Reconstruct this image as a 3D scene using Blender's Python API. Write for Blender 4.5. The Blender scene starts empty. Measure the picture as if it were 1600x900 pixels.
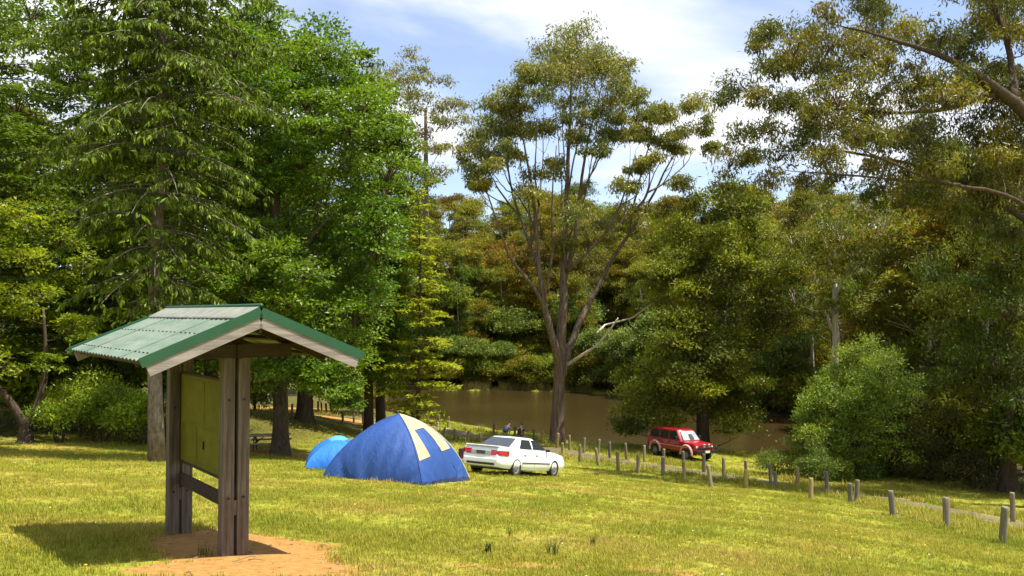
import bpy, bmesh, math
import numpy as np
from mathutils import Vector, Matrix

rad = math.radians
rng = np.random.default_rng(11)
scene = bpy.context.scene
COL = scene.collection

# ------------------------------------------------------------------ camera
F = 1350.0                      # focal length in pixels of the 1600 x 900 photograph
PITCH = math.atan(40.0 / F)
CAM_Z = 10.0                    # eye height above the lake
cam_data = bpy.data.cameras.new("camera")
cam_data.sensor_width = 36.0
cam_data.lens = 36.0 * F / 1600.0
cam_data.clip_start = 0.1
cam_data.clip_end = 3000.0
cam = bpy.data.objects.new("camera", cam_data)
cam.location = (0, 0, CAM_Z)
cam.rotation_euler = (math.pi / 2 + PITCH, 0, 0)
COL.objects.link(cam)
scene.camera = cam

# ------------------------------------------------------------------ sky, sun, exposure
SUN_TO = Vector((0.38, -0.09, 1.0)).normalized()     # direction towards the sun
SUN_EL = math.asin(SUN_TO.z)
SUN_AZ = math.atan2(SUN_TO.x, SUN_TO.y)
world = bpy.data.worlds.new("World")
scene.world = world
world.use_nodes = True
wn, wl = world.node_tree.nodes, world.node_tree.links
wn.clear()
w_out = wn.new("ShaderNodeOutputWorld")
w_bg = wn.new("ShaderNodeBackground")
w_bg.inputs["Strength"].default_value = 0.1
w_sky = wn.new("ShaderNodeTexSky")
w_sky.sky_type = 'NISHITA'
w_sky.sun_disc = False
w_sky.sun_elevation = SUN_EL
w_sky.sun_rotation = SUN_AZ
w_sky.altitude = 300
w_sky.air_density = 1.0
w_sky.dust_density = 0.6
w_sky.ozone_density = 1.5
# clouds: noise on a flat layer overhead, seen in perspective (direction / height)
w_tc = wn.new("ShaderNodeTexCoord")
w_sep = wn.new("ShaderNodeSeparateXYZ")
wl.new(w_tc.outputs["Generated"], w_sep.inputs[0])
w_add = wn.new("ShaderNodeMath"); w_add.operation = 'ADD'; w_add.inputs[1].default_value = 0.22
w_abs = wn.new("ShaderNodeMath"); w_abs.operation = 'MAXIMUM'; w_abs.inputs[1].default_value = 0.0
wl.new(w_sep.outputs["Z"], w_abs.inputs[0]); wl.new(w_abs.outputs[0], w_add.inputs[0])
w_dx = wn.new("ShaderNodeMath"); w_dx.operation = 'DIVIDE'
w_dy = wn.new("ShaderNodeMath"); w_dy.operation = 'DIVIDE'
wl.new(w_sep.outputs["X"], w_dx.inputs[0]); wl.new(w_add.outputs[0], w_dx.inputs[1])
wl.new(w_sep.outputs["Y"], w_dy.inputs[0]); wl.new(w_add.outputs[0], w_dy.inputs[1])
w_cmb = wn.new("ShaderNodeCombineXYZ")
wl.new(w_dx.outputs[0], w_cmb.inputs[0]); wl.new(w_dy.outputs[0], w_cmb.inputs[1])
w_map = wn.new("ShaderNodeMapping")
CLOUD_SHIFT = (1.35, 0.2, 0.0)
w_map.inputs["Location"].default_value = CLOUD_SHIFT
w_map.inputs["Rotation"].default_value = (0, 0, rad(-18))
w_map.inputs["Scale"].default_value = (0.75, 1.0, 1.0)
wl.new(w_cmb.outputs[0], w_map.inputs[0])
w_n = wn.new("ShaderNodeTexNoise")
w_n.inputs["Scale"].default_value = 1.15
w_n.inputs["Detail"].default_value = 7.0
w_n.inputs["Roughness"].default_value = 0.52
w_n.inputs["Distortion"].default_value = 0.35
wl.new(w_map.outputs[0], w_n.inputs["Vector"])
w_ramp = wn.new("ShaderNodeValToRGB")
w_ramp.color_ramp.interpolation = 'EASE'
w_ramp.color_ramp.elements[0].position = 0.41
w_ramp.color_ramp.elements[0].color = (0.17, 0.17, 0.17, 1)
w_ramp.color_ramp.elements[1].position = 0.60
w_ramp.color_ramp.elements[1].color = (1, 1, 1, 1)
wl.new(w_n.outputs["Fac"], w_ramp.inputs[0])
w_n2 = wn.new("ShaderNodeTexNoise")            # grey bellies of the thick cloud
w_n2.inputs["Scale"].default_value = 2.3
w_n2.inputs["Detail"].default_value = 5.0
wl.new(w_map.outputs[0], w_n2.inputs["Vector"])
w_r2 = wn.new("ShaderNodeValToRGB")
w_r2.color_ramp.elements[0].position = 0.35
w_r2.color_ramp.elements[0].color = (4.7, 5.0, 5.7, 1)
w_r2.color_ramp.elements[1].position = 0.6
w_r2.color_ramp.elements[1].color = (6.4, 6.5, 6.7, 1)
wl.new(w_n2.outputs["Fac"], w_r2.inputs[0])
w_gain = wn.new("ShaderNodeMixRGB"); w_gain.blend_type = 'MULTIPLY'; w_gain.inputs[0].default_value = 1.0
w_gain.inputs[2].default_value = (1.0, 1.0, 1.08, 1)
wl.new(w_sky.outputs[0], w_gain.inputs[1])
w_mix = wn.new("ShaderNodeMixRGB")
wl.new(w_ramp.outputs[0], w_mix.inputs[0])
wl.new(w_gain.outputs[0], w_mix.inputs[1])
wl.new(w_r2.outputs[0], w_mix.inputs[2])
wl.new(w_mix.outputs[0], w_bg.inputs["Color"])
wl.new(w_bg.outputs[0], w_out.inputs["Surface"])

sun_data = bpy.data.lights.new("sun", 'SUN')
sun_data.energy = 5.0
sun_data.angle = rad(0.53)
sun_data.color = (1.0, 0.95, 0.86)
sun = bpy.data.objects.new("sun", sun_data)
sun.rotation_euler = (-SUN_TO).to_track_quat('-Z', 'Y').to_euler()
sun.location = (10, -8, 40)
COL.objects.link(sun)

scene.view_settings.view_transform = 'Standard'
scene.view_settings.look = 'None'
scene.view_settings.gamma = 1.0
scene.view_settings.use_curve_mapping = False
scene.view_settings.exposure = 1.0
scene.render.engine = 'CYCLES'
scene.cycles.use_denoising = True
scene.cycles.max_bounces = 6
scene.cycles.diffuse_bounces = 3
scene.cycles.glossy_bounces = 2
scene.cycles.transmission_bounces = 4
scene.cycles.transparent_max_bounces = 6

# ------------------------------------------------------------------ picture -> place
def ray(px, py):
    x, y, z = (px - 800) / F, 1.0, (450 - py) / F
    c, s = math.cos(PITCH), math.sin(PITCH)
    return np.array([x, c * y - s * z, s * y + c * z])

def at(px, py, d):
    r = ray(px, py)
    return np.array([0, 0, CAM_Z]) + r * (d / r[1])

def sstep(a, b, x):
    t = np.clip((np.asarray(x, float) - a) / (b - a), 0, 1)
    return t * t * (3 - 2 * t)

SH_X = [-80, -45, -30, -22, -15, -10, -5, 0, 5, 10, 18, 25, 32, 40, 60, 120]
SH_D = [190, 150, 126, 108, 90, 82, 77, 71.5, 66.5, 63.5, 60, 62, 80, 112, 140, 200]
FS_X = [-80, -30, -15, 0, 8, 14, 20, 26, 34, 45, 60, 120]
FS_D = [126, 118, 114, 113, 111, 104, 94, 84, 77, 73, 70, 75]

def terrain(X, D):
    X = np.asarray(X, float); D = np.asarray(D, float)
    ds = np.interp(X, SH_X, SH_D) + 0.5 * np.sin(X * 0.9) + 0.3 * np.sin(X * 2.3 + 1)
    df = np.interp(X, FS_X, FS_D) + 0.7 * np.sin(X * 0.5 + 2) + 0.4 * np.sin(X * 1.7)
    lat = 0.045 * X + 0.045 * (X + np.sqrt(X * X + 4)) / 2
    lat = np.clip(lat, -4, 8)
    p = 8.5 - 0.14 * D - lat
    p = p + 2.3 * sstep(-5, -18, X) * sstep(34, 62, D)
    s = ds - D
    low = 0.45 + 0.02 * s
    near = (p + low + np.sqrt((p - low) ** 2 + 0.8)) / 2
    near = near + 0.035 * np.sin(X * 0.83 + 0.4 * D) * np.sin(D * 0.71 - 0.2 * X) + 0.015 * np.sin(X * 2.9 + 1.3) * np.sin(D * 2.3)
    near_e = np.where(s > 0, near * sstep(-0.2, 2.2, s) - 0.05 * (1 - sstep(0, 0.5, s)), -np.minimum(1.5, 0.05 + 0.25 * -s))
    e = D - df
    far = 0.25 * np.minimum(e, 3) + 0.19 * np.clip(e - 3, 0, 75) + 0.05 * np.clip(e - 78, 0, 200)
    far = far * (1 - 0.35 * sstep(10, 22, X)) * (1 + 0.12 * np.sin(X * 0.06 + 1)) + 0.3 * np.sin(X * 0.21) * sstep(2, 10, e)
    far_e = np.where(e > 0, far, -np.minimum(1.5, 0.05 + 0.25 * -e))
    return np.maximum(near_e, far_e)

def gz(x, y):
    return float(terrain(x, y))

def ground_at(px, py, dmax=130.0):
    r = ray(px, py)
    lo = 5.0
    d = 5.0
    while d < dmax:
        q = r * (d / r[1])
        if CAM_Z + q[2] < gz(q[0], q[1]):
            break
        lo = d
        d += 0.25
    hi = d
    for _ in range(24):
        m = (lo + hi) / 2
        q = r * (m / r[1])
        if CAM_Z + q[2] < gz(q[0], q[1]): hi = m
        else: lo = m
    q = r * (hi / r[1])
    return np.array([q[0], q[1], gz(q[0], q[1])])

def on_ground(px, d):
    x = (px - 800) / F * d
    return np.array([x, d, gz(x, d)])

# ------------------------------------------------------------------ materials
def new_mat(name):
    m = bpy.data.materials.new(name)
    m.use_nodes = True
    nt = m.node_tree
    return m, nt.nodes, nt.links, nt.nodes["Principled BSDF"]

def ramp(nodes, stops, interp='LINEAR'):
    r = nodes.new("ShaderNodeValToRGB")
    cr = r.color_ramp
    cr.interpolation = interp
    while len(cr.elements) < len(stops): cr.elements.new(0.5)
    for e, (p, c) in zip(cr.elements, stops):
        e.position = p
        e.color = (c[0], c[1], c[2], 1) if len(c) == 3 else c
    return r

def noise(nodes, links, vec, scale, detail=4, rough=0.55, dist=0.0):
    n = nodes.new("ShaderNodeTexNoise")
    n.inputs["Scale"].default_value = scale
    n.inputs["Detail"].default_value = detail
    n.inputs["Roughness"].default_value = rough
    n.inputs["Distortion"].default_value = dist
    if vec is not None: links.new(vec, n.inputs["Vector"])
    return n

def bump(nodes, links, height, strength, distance, bsdf):
    b = nodes.new("ShaderNodeBump")
    b.inputs["Strength"].default_value = strength
    b.inputs["Distance"].default_value = distance
    links.new(height, b.inputs["Height"])
    links.new(b.outputs[0], bsdf.inputs["Normal"])
    return b

def plain(name, col, rough=0.6, metal=0.0, var=0.15, scale=8.0, bumpd=0.0, coat=0.0, spec=0.5, stretch=(1, 1, 1)):
    """one colour broken by two scales of noise, in object space"""
    m, n, l, b = new_mat(name)
    tc = n.new("ShaderNodeTexCoord")
    mp = n.new("ShaderNodeMapping"); mp.inputs["Scale"].default_value = stretch
    l.new(tc.outputs["Object"], mp.inputs[0])
    nz = noise(n, l, mp.outputs[0], scale, 6, 0.6)
    c = np.array(col)
    r = ramp(n, [(0.3, c * (1 - var)), (0.7, np.minimum(c * (1 + var), 0.9))])
    l.new(nz.outputs["Fac"], r.inputs[0])
    l.new(r.outputs[0], b.inputs["Base Color"])
    b.inputs["Roughness"].default_value = rough
    b.inputs["Metallic"].default_value = metal
    b.inputs["Coat Weight"].default_value = coat
    b.inputs["Coat Roughness"].default_value = 0.06
    b.inputs["Specular IOR Level"].default_value = spec
    if bumpd:
        bump(n, l, nz.outputs["Fac"], 0.8, bumpd, b)
    return m

def wood(name, dark, light, rough=0.8, axis='Z', scale=1.0, bumpd=0.004):
    m, n, l, b = new_mat(name)
    tc = n.new("ShaderNodeTexCoord")
    mp = n.new("ShaderNodeMapping")
    s = {'X': (0.6, 9, 9), 'Y': (9, 0.6, 9), 'Z': (9, 9, 0.6)}[axis]
    mp.inputs["Scale"].default_value = tuple(v * scale for v in s)
    l.new(tc.outputs["Object"], mp.inputs[0])
    g = noise(n, l, mp.outputs[0], 3.0, 8, 0.65, 0.6)
    big = noise(n, l, tc.outputs["Object"], 2.2, 4)
    r = ramp(n, [(0.28, dark), (0.5, (np.array(dark) + np.array(light)) / 2), (0.72, light)])
    l.new(g.outputs["Fac"], r.inputs[0])
    mx = n.new("ShaderNodeMixRGB"); mx.blend_type = 'MULTIPLY'; mx.inputs[0].default_value = 0.6
    r2 = ramp(n, [(0.3, (0.6, 0.6, 0.6)), (0.7, (1.1, 1.1, 1.1))])
    l.new(big.outputs["Fac"], r2.inputs[0])
    l.new(r.outputs[0], mx.inputs[1]); l.new(r2.outputs[0], mx.inputs[2])
    l.new(mx.outputs[0], b.inputs["Base Color"])
    b.inputs["Roughness"].default_value = rough
    b.inputs["Specular IOR Level"].default_value = 0.25
    bump(n, l, g.outputs["Fac"], 0.9, bumpd, b)
    return m

def leaf_mat(name, col, trans=0.35, rough=0.45, spec=0.3, hue=0.02, tr_gain=(1.5, 1.6, 0.6)):
    """leaf: per-leaf tint, per-tree shift, light passing through"""
    m, n, l, b = new_mat(name)
    out = n["Material Output"]
    at_ = n.new("ShaderNodeAttribute"); at_.attribute_name = "tint"
    oi = n.new("ShaderNodeObjectInfo")
    mul = n.new("ShaderNodeMixRGB"); mul.blend_type = 'MULTIPLY'; mul.inputs[0].default_value = 1.0
    mul.inputs[1].default_value = (*col, 1)
    l.new(at_.outputs["Color"], mul.inputs[2])
    hsv = n.new("ShaderNodeHueSaturation")
    mr = n.new("ShaderNodeMapRange")
    mr.inputs["To Min"].default_value = 0.5 - hue; mr.inputs["To Max"].default_value = 0.5 + hue
    l.new(oi.outputs["Random"], mr.inputs["Value"])
    l.new(mr.outputs[0], hsv.inputs["Hue"])
    mr2 = n.new("ShaderNodeMapRange")
    mr2.inputs["To Min"].default_value = 0.82; mr2.inputs["To Max"].default_value = 1.2
    m7 = n.new("ShaderNodeMath"); m7.operation = 'MULTIPLY'; m7.inputs[1].default_value = 7.31
    fr = n.new("ShaderNodeMath"); fr.operation = 'FRACT'
    l.new(oi.outputs["Random"], m7.inputs[0]); l.new(m7.outputs[0], fr.inputs[0]); l.new(fr.outputs[0], mr2.inputs["Value"])
    l.new(mr2.outputs[0], hsv.inputs["Value"])
    l.new(mul.outputs[0], hsv.inputs["Color"])
    l.new(hsv.outputs[0], b.inputs["Base Color"])
    b.inputs["Roughness"].default_value = rough
    b.inputs["Specular IOR Level"].default_value = spec
    t = n.new("ShaderNodeBsdfTranslucent")
    tg = n.new("ShaderNodeMixRGB"); tg.blend_type = 'MULTIPLY'; tg.inputs[0].default_value = 1.0
    tg.inputs[2].default_value = (*tr_gain, 1)
    l.new(hsv.outputs[0], tg.inputs[1]); l.new(tg.outputs[0], t.inputs["Color"])
    mix = n.new("ShaderNodeMixShader"); mix.inputs[0].default_value = trans
    l.new(b.outputs[0], mix.inputs[1]); l.new(t.outputs[0], mix.inputs[2])
    l.new(mix.outputs[0], out.inputs["Surface"])
    return m

def bark_mat(name, dark, light, streak=(5, 5, 0.7), bumpd=0.02, scale=1.0):
    m, n, l, b = new_mat(name)
    tc = n.new("ShaderNodeTexCoord")
    mp = n.new("ShaderNodeMapping"); mp.inputs["Scale"].default_value = tuple(v * scale for v in streak)
    l.new(tc.outputs["Object"], mp.inputs[0])
    g = noise(n, l, mp.outputs[0], 2.0, 7, 0.7, 0.8)
    r = ramp(n, [(0.33, dark), (0.5, (np.array(dark) * 0.5 + np.array(light) * 0.5)), (0.66, light)])
    l.new(g.outputs["Fac"], r.inputs[0])
    l.new(r.outputs[0], b.inputs["Base Color"])
    b.inputs["Roughness"].default_value = 0.9
    b.inputs["Specular IOR Level"].default_value = 0.15
    bump(n, l, g.outputs["Fac"], 1.0, bumpd, b)
    return m

# ------------------------------------------------------------------ mesh helpers
def np_mesh(name, V, quads=None, tris=None, tint=None, smooth=False):
    V = np.asarray(V, np.float32).reshape(-1, 3)
    me = bpy.data.meshes.new(name)
    q = np.zeros((0, 4), np.int32) if quads is None or len(quads) == 0 else np.asarray(quads, np.int32).reshape(-1, 4)
    t = np.zeros((0, 3), np.int32) if tris is None or len(tris) == 0 else np.asarray(tris, np.int32).reshape(-1, 3)
    me.vertices.add(len(V)); me.vertices.foreach_set("co", V.ravel())
    nl = len(q) * 4 + len(t) * 3
    me.loops.add(nl); me.loops.foreach_set("vertex_index", np.concatenate([q.ravel(), t.ravel()]))
    me.polygons.add(len(q) + len(t))
    st = np.concatenate([np.arange(len(q)) * 4, len(q) * 4 + np.arange(len(t)) * 3]).astype(np.int32)
    me.polygons.foreach_set("loop_start", st)
    me.polygons.foreach_set("use_smooth", np.full(len(q) + len(t), bool(smooth)))
    if tint is not None:
        a = me.color_attributes.new("tint", 'FLOAT_COLOR', 'POINT')
        c = np.ones((len(V), 4), np.float32); c[:, :3] = tint
        a.data.foreach_set("color", c.ravel())
    me.update(calc_edges=True)
    me.validate()
    return me

class MB:
    """collects shapes for one mesh"""
    def __init__(s): s.v = []; s.q = []; s.t = []; s.n = 0
    def add(s, V, q=(), t=()):
        V = np.asarray(V, float).reshape(-1, 3)
        if len(q): s.q.append(np.asarray(q, int).reshape(-1, 4) + s.n)
        if len(t): s.t.append(np.asarray(t, int).reshape(-1, 3) + s.n)
        s.v.append(V); s.n += len(V); return s
    def box(s, c, size, R=None):
        h = np.array(size) / 2
        V = np.array([[x, y, z] for x in (-1, 1) for y in (-1, 1) for z in (-1, 1)]) * h
        if R is not None: V = V @ np.array(R).T
        return s.add(V + np.array(c), [(0, 1, 3, 2), (4, 6, 7, 5), (0, 4, 5, 1), (2, 3, 7, 6), (0, 2, 6, 4), (1, 5, 7, 3)])
    def beam(s, a, b, w, h, up=(0, 0, 1)):
        """box from a to b, w across, h along up"""
        a, b = np.array(a, float), np.array(b, float)
        d = b - a; L = np.linalg.norm(d); d /= L
        side = np.cross(d, up); side /= np.linalg.norm(side)
        u = np.cross(side, d)
        R = np.stack([d, side, u], 1)
        return s.box((a + b) / 2, (L, w, h), R)
    def tube(s, P, r, n=8, cap=True):
        P = np.asarray(P, float); k = len(P)
        r = np.broadcast_to(np.asarray(r, float), (k,))
        T = np.gradient(P, axis=0); T /= np.linalg.norm(T, axis=1, keepdims=True) + 1e-9
        ref = np.array([0, 0, 1.0]) if abs(T[0][2]) < 0.8 else np.array([1.0, 0, 0])
        A = np.cross(T, ref); A /= np.linalg.norm(A, axis=1, keepdims=True) + 1e-9
        B = np.cross(T, A)
        th = np.arange(n) * 2 * np.pi / n
        V = P[:, None] + r[:, None, None] * (np.cos(th)[None, :, None] * A[:, None] + np.sin(th)[None, :, None] * B[:, None])
        i = np.arange(k - 1)[:, None] * n; j = np.arange(n)[None]; j2 = (j + 1) % n
        q = np.stack([i + j, i + j2, i + n + j2, i + n + j], -1).reshape(-1, 4)
        V = V.reshape(-1, 3); t = []
        if cap:
            V = np.vstack([V, P[:1], P[-1:]])
            jj = np.arange(n); c0, c1 = k * n, k * n + 1
            t = np.vstack([np.stack([np.full(n, c0), (jj + 1) % n, jj], 1),
                           np.stack([np.full(n, c1), (k - 1) * n + jj, (k - 1) * n + (jj + 1) % n], 1)])
        return s.add(V, q, t)
    def grid(s, G, close_u=False):
        """G (nu, nv, 3) surface"""
        nu, nv = G.shape[:2]
        iu = np.arange(nu if close_u else nu - 1)[:, None]; iv = np.arange(nv - 1)[None]
        a = iu * nv + iv; b = ((iu + 1) % nu) * nv + iv
        return s.add(G.reshape(-1, 3), np.stack([a, b, b + 1, a + 1], -1).reshape(-1, 4))
    def lathe(s, prof, n=20, axis='Y', c=(0, 0, 0)):
        """prof: (radius, along) pairs"""
        pr = np.array(prof, float); th = np.arange(n) * 2 * np.pi / n
        X = pr[:, 0][None] * np.cos(th)[:, None]; Z = pr[:, 0][None] * np.sin(th)[:, None]
        Y = np.broadcast_to(pr[:, 1][None], X.shape)
        G = {'Y': np.stack([X, Y, Z], -1), 'Z': np.stack([X, Z, Y], -1), 'X': np.stack([Y, X, Z], -1)}[axis]
        return s.grid(G + np.array(c), True)
    def mesh(s, name, smooth=False):
        me = np_mesh(name, np.vstack(s.v), np.vstack(s.q) if s.q else None, np.vstack(s.t) if s.t else None, smooth=smooth)
        bm = bmesh.new(); bm.from_mesh(me); bmesh.ops.recalc_face_normals(bm, faces=bm.faces); bm.to_mesh(me); bm.free()
        return me
    def build(s, name, mat, parent=None, smooth=False, bevel=0.0, sharp=None):
        me = s.mesh(name, smooth)
        if sharp: me.set_sharp_from_angle(angle=rad(sharp))
        o = obj(name, me, mat, parent)
        if bevel:
            b = o.modifiers.new("bevel", 'BEVEL'); b.width = bevel; b.segments = 2; b.limit_method = 'ANGLE'
        return o

def obj(name, me, mat=None, parent=None):
    o = bpy.data.objects.new(name, me)
    COL.objects.link(o)
    if mat is not None and me is not None:
        if len(me.materials) == 0: me.materials.append(mat)
    if parent is not None: o.parent = parent
    return o

def tag(o, label=None, cat=None, group=None, kind=None):
    if label: o["label"] = label
    if cat: o["category"] = cat
    if group: o["group"] = group
    if kind: o["kind"] = kind
    return o

def empty(name, loc, rz=0.0, label=None, cat=None, group=None):
    o = bpy.data.objects.new(name, None)
    o.empty_display_size = 0.3
    o.location = loc; o.rotation_euler = (0, 0, rz)
    COL.objects.link(o)
    return tag(o, label, cat, group)

KIDS = {}
def copy_tree(o, parent=None):
    c = o.copy(); COL.objects.link(c)
    c.parent = parent
    for ch in o.children: copy_tree(ch, c)
    return c

# ================================================================== the setting
KU = np.array([math.sin(rad(-37.3)), math.cos(rad(37.3))])      # ridge direction of the shelter
KV = np.array([KU[1], -KU[0]])
KD = 9.0
K_APEX = np.array([-0.291 * KD, KD])                            # plan position of the near gable apex
K_NEAR = K_APEX + KU * 0.0825 * KD
K_FAR = K_APEX + KU * 0.305 * KD
K_MID = (K_NEAR + K_FAR) / 2

# ---- track centre line (points read off the picture, laid on the ground)
TRACK_PX = [(1760, 868), (1640, 830), (1560, 810), (1470, 792), (1380, 779), (1290, 766), (1200, 752), (1120, 744), (1050, 733),
            (980, 722), (930, 714), (880, 706), (830, 697), (780, 689), (735, 682), (700, 674), (660, 666), (620, 660), (580, 656),
            (540, 651), (500, 646), (460, 642), (420, 639)]
trk = np.array([ground_at(*p)[:2] for p in TRACK_PX])
for _ in range(3):
    trk[1:-1] = (trk[:-2] + 2 * trk[1:-1] + trk[2:]) / 4
def resample(P, step):
    seg = np.linalg.norm(np.diff(P, axis=0), axis=1); s = np.concatenate([[0], np.cumsum(seg)])
    t = np.arange(0, s[-1], step)
    return np.stack([np.interp(t, s, P[:, k]) for k in range(P.shape[1])], 1)
trk = resample(trk, 0.5)

def track_dist(X, Y):
    X = np.asarray(X, float).ravel(); Y = np.asarray(Y, float).ravel()
    out = np.full(len(X), 1e9)
    P = trk[::2]
    for i in range(0, len(X), 20000):
        dx = X[i:i + 20000, None] - P[None, :, 0]; dy = Y[i:i + 20000, None] - P[None, :, 1]
        out[i:i + 20000] = np.sqrt((dx * dx + dy * dy).min(1))
    return out

# ---- where the soil is bare
p_tab = ground_at(408, 705)
BARE = []      # (x, y, radius x, radius y, angle, strength)
c0 = K_MID + KV * 0.25 - KU * 0.45
BARE.append((c0[0], c0[1], 1.05, 2.0, math.atan2(KU[1], KU[0]) - math.pi / 2, 1.25))
q = ground_at(400, 888); BARE.append((q[0], q[1], 1.15, 0.62, 0.1, 1.35))
q = ground_at(300, 895); BARE.append((q[0], q[1], 0.75, 0.35, 0.1, 1.1))
q = ground_at(500, 851); BARE.append((q[0], q[1], 0.36, 0.2, -0.3, 1.15))
BARE.append((p_tab[0] + 1.2, p_tab[1] - 0.2, 3.4, 1.6, 0.0, 1.0))
for (px, py, rx, ry, st) in [(990, 838, .55, .2, .75), (860, 886, .9, .3, .7), (1000, 890, 1.0, .35, .72), (1100, 850, .5, .2, .7), (770, 797, .7, .3, .6),
                             (745, 886, .6, .25, .6), (560, 660, 5, 2.2, 1.2), (620, 662, 4, 2, 1.0), (90, 700, 3, 1.2, .5), (1550, 812, 2.5, .8, .7), (470, 640, 6, 3.0, 1.0)]:
    q = ground_at(px, py); BARE.append((q[0], q[1], rx, ry, 0.0, st))

def bare(X, Y):
    X = np.asarray(X, float); Y = np.asarray(Y, float); o = np.zeros_like(X)
    for (cx, cy, rx, ry, a, st) in BARE:
        dx, dy = X - cx, Y - cy
        u = dx * math.cos(a) + dy * math.sin(a); v = -dx * math.sin(a) + dy * math.cos(a)
        rr = np.sqrt((u / rx) ** 2 + (v / ry) ** 2)
        o = np.maximum(o, st * (1 - sstep(0.55, 1.25, rr)))
    return o

# ---- ground sheet
def axis(parts):
    return np.unique(np.round(np.concatenate([np.arange(a, b, s) for a, b, s in parts]), 4))
gx = axis([(-600, -100, 25), (-100, -32, 2.0), (-32, -8, 0.5), (-8, 14, 0.2), (14, 40, 0.5), (40, 100, 2.0), (100, 601, 25)])
gy = axis([(-40, 6, 2.0), (6, 14, 0.2), (14, 30, 0.3), (30, 84, 0.5), (84, 130, 1.0), (130, 240, 4.0), (240, 900, 30)])
GX, GY = np.meshgrid(gx, gy, indexing='ij')
GZ = terrain(GX, GY)
mb = MB(); mb.grid(np.stack([GX, GY, GZ], -1))
me = np_mesh("ground", np.vstack(mb.v), np.vstack(mb.q), smooth=True)
if me.polygons[0].normal.z < 0: me.flip_normals()
a = me.attributes.new("bare", 'FLOAT', 'POINT'); a.data.foreach_set("value", bare(GX, GY).ravel().astype(np.float32))
td = track_dist(GX, GY)
a = me.attributes.new("lush", 'FLOAT', 'POINT')
lush = np.clip(1 - np.abs(td - 3.0) / 2.2, 0, 1) * 0.8
a.data.foreach_set("value", lush.astype(np.float32))
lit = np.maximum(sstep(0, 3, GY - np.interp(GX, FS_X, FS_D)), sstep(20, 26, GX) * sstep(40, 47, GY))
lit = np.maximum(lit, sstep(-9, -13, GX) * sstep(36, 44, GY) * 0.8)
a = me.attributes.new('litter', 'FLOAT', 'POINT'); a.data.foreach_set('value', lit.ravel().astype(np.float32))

m_ground, n, l, b = new_mat("grassy_ground")
geo = n.new("ShaderNodeNewGeometry")
nA = noise(n, l, geo.outputs["Position"], 0.35, 5, 0.6)
nB = noise(n, l, geo.outputs["Position"], 3.2, 6, 0.65)
nC = noise(n, l, geo.outputs["Position"], 22.0, 5, 0.7)
rA = ramp(n, [(0.3, (0.185, 0.215, 0.018)), (0.5, (0.245, 0.252, 0.026)), (0.72, (0.315, 0.275, 0.050))])
l.new(nA.outputs["Fac"], rA.inputs[0])
rB = ramp(n, [(0.3, (0.55, 0.62, 0.5)), (0.5, (1.0, 1.0, 1.0)), (0.72, (1.35, 1.12, 1.7))])
l.new(nB.outputs["Fac"], rB.inputs[0])
mA = n.new("ShaderNodeMixRGB"); mA.blend_type = 'MULTIPLY'; mA.inputs[0].default_value = 1.0
l.new(rA.outputs[0], mA.inputs[1]); l.new(rB.outputs[0], mA.inputs[2])
rC = ramp(n, [(0.3, (0.6, 0.62, 0.6)), (0.7, (1.25, 1.2, 1.2))])
l.new(nC.outputs["Fac"], rC.inputs[0])
mC = n.new("ShaderNodeMixRGB"); mC.blend_type = 'MULTIPLY'; mC.inputs[0].default_value = 1.0
l.new(mA.outputs[0], mC.inputs[1]); l.new(rC.outputs[0], mC.inputs[2])
lu = n.new("ShaderNodeAttribute"); lu.attribute_name = "lush"
mL = n.new("ShaderNodeMixRGB"); mL.inputs[2].default_value = (0.055, 0.085, 0.008, 1)
mlf = n.new("ShaderNodeMath"); mlf.operation = 'MULTIPLY'; mlf.inputs[1].default_value = 0.75
l.new(lu.outputs["Fac"], mlf.inputs[0]); l.new(mlf.outputs[0], mL.inputs[0]); l.new(mC.outputs[0], mL.inputs[1])
ba = n.new("ShaderNodeAttribute"); ba.attribute_name = "bare"
nD = noise(n, l, geo.outputs["Position"], 5.0, 6, 0.6)
sm = n.new("ShaderNodeMath"); sm.operation = 'MULTIPLY_ADD'; sm.inputs[1].default_value = 0.9; sm.inputs[2].default_value = -0.45
l.new(nD.outputs["Fac"], sm.inputs[0])
ad = n.new("ShaderNodeMath"); ad.operation = 'ADD'
l.new(ba.outputs["Fac"], ad.inputs[0]); l.new(sm.outputs[0], ad.inputs[1])
rD = ramp(n, [(0.42, (0, 0, 0)), (0.56, (1, 1, 1))])
l.new(ad.outputs[0], rD.inputs[0])
rS = ramp(n, [(0.3, (0.22, 0.105, 0.028)), (0.5, (0.33, 0.175, 0.050)), (0.75, (0.39, 0.235, 0.085))])
nS = noise(n, l, geo.outputs["Position"], 9.0, 8, 0.7)
l.new(nS.outputs["Fac"], rS.inputs[0])
mD = n.new("ShaderNodeMixRGB")
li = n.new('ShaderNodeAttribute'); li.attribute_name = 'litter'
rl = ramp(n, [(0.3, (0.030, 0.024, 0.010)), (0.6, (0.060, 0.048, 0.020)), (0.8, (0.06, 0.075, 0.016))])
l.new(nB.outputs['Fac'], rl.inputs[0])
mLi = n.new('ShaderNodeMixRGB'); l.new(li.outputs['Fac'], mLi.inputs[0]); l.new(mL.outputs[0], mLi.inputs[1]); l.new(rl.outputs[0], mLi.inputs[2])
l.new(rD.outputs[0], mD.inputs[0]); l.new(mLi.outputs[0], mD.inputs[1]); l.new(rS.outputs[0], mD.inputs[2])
l.new(mD.outputs[0], b.inputs["Base Color"])
b.inputs["Roughness"].default_value = 0.95
b.inputs["Specular IOR Level"].default_value = 0.1
bump(n, l, nC.outputs["Fac"], 0.7, 0.03, b)
ground = obj("ground", me, m_ground)
tag(ground, "sloping yellow green grass with bare sandy patches", None, None, "structure")

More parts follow.
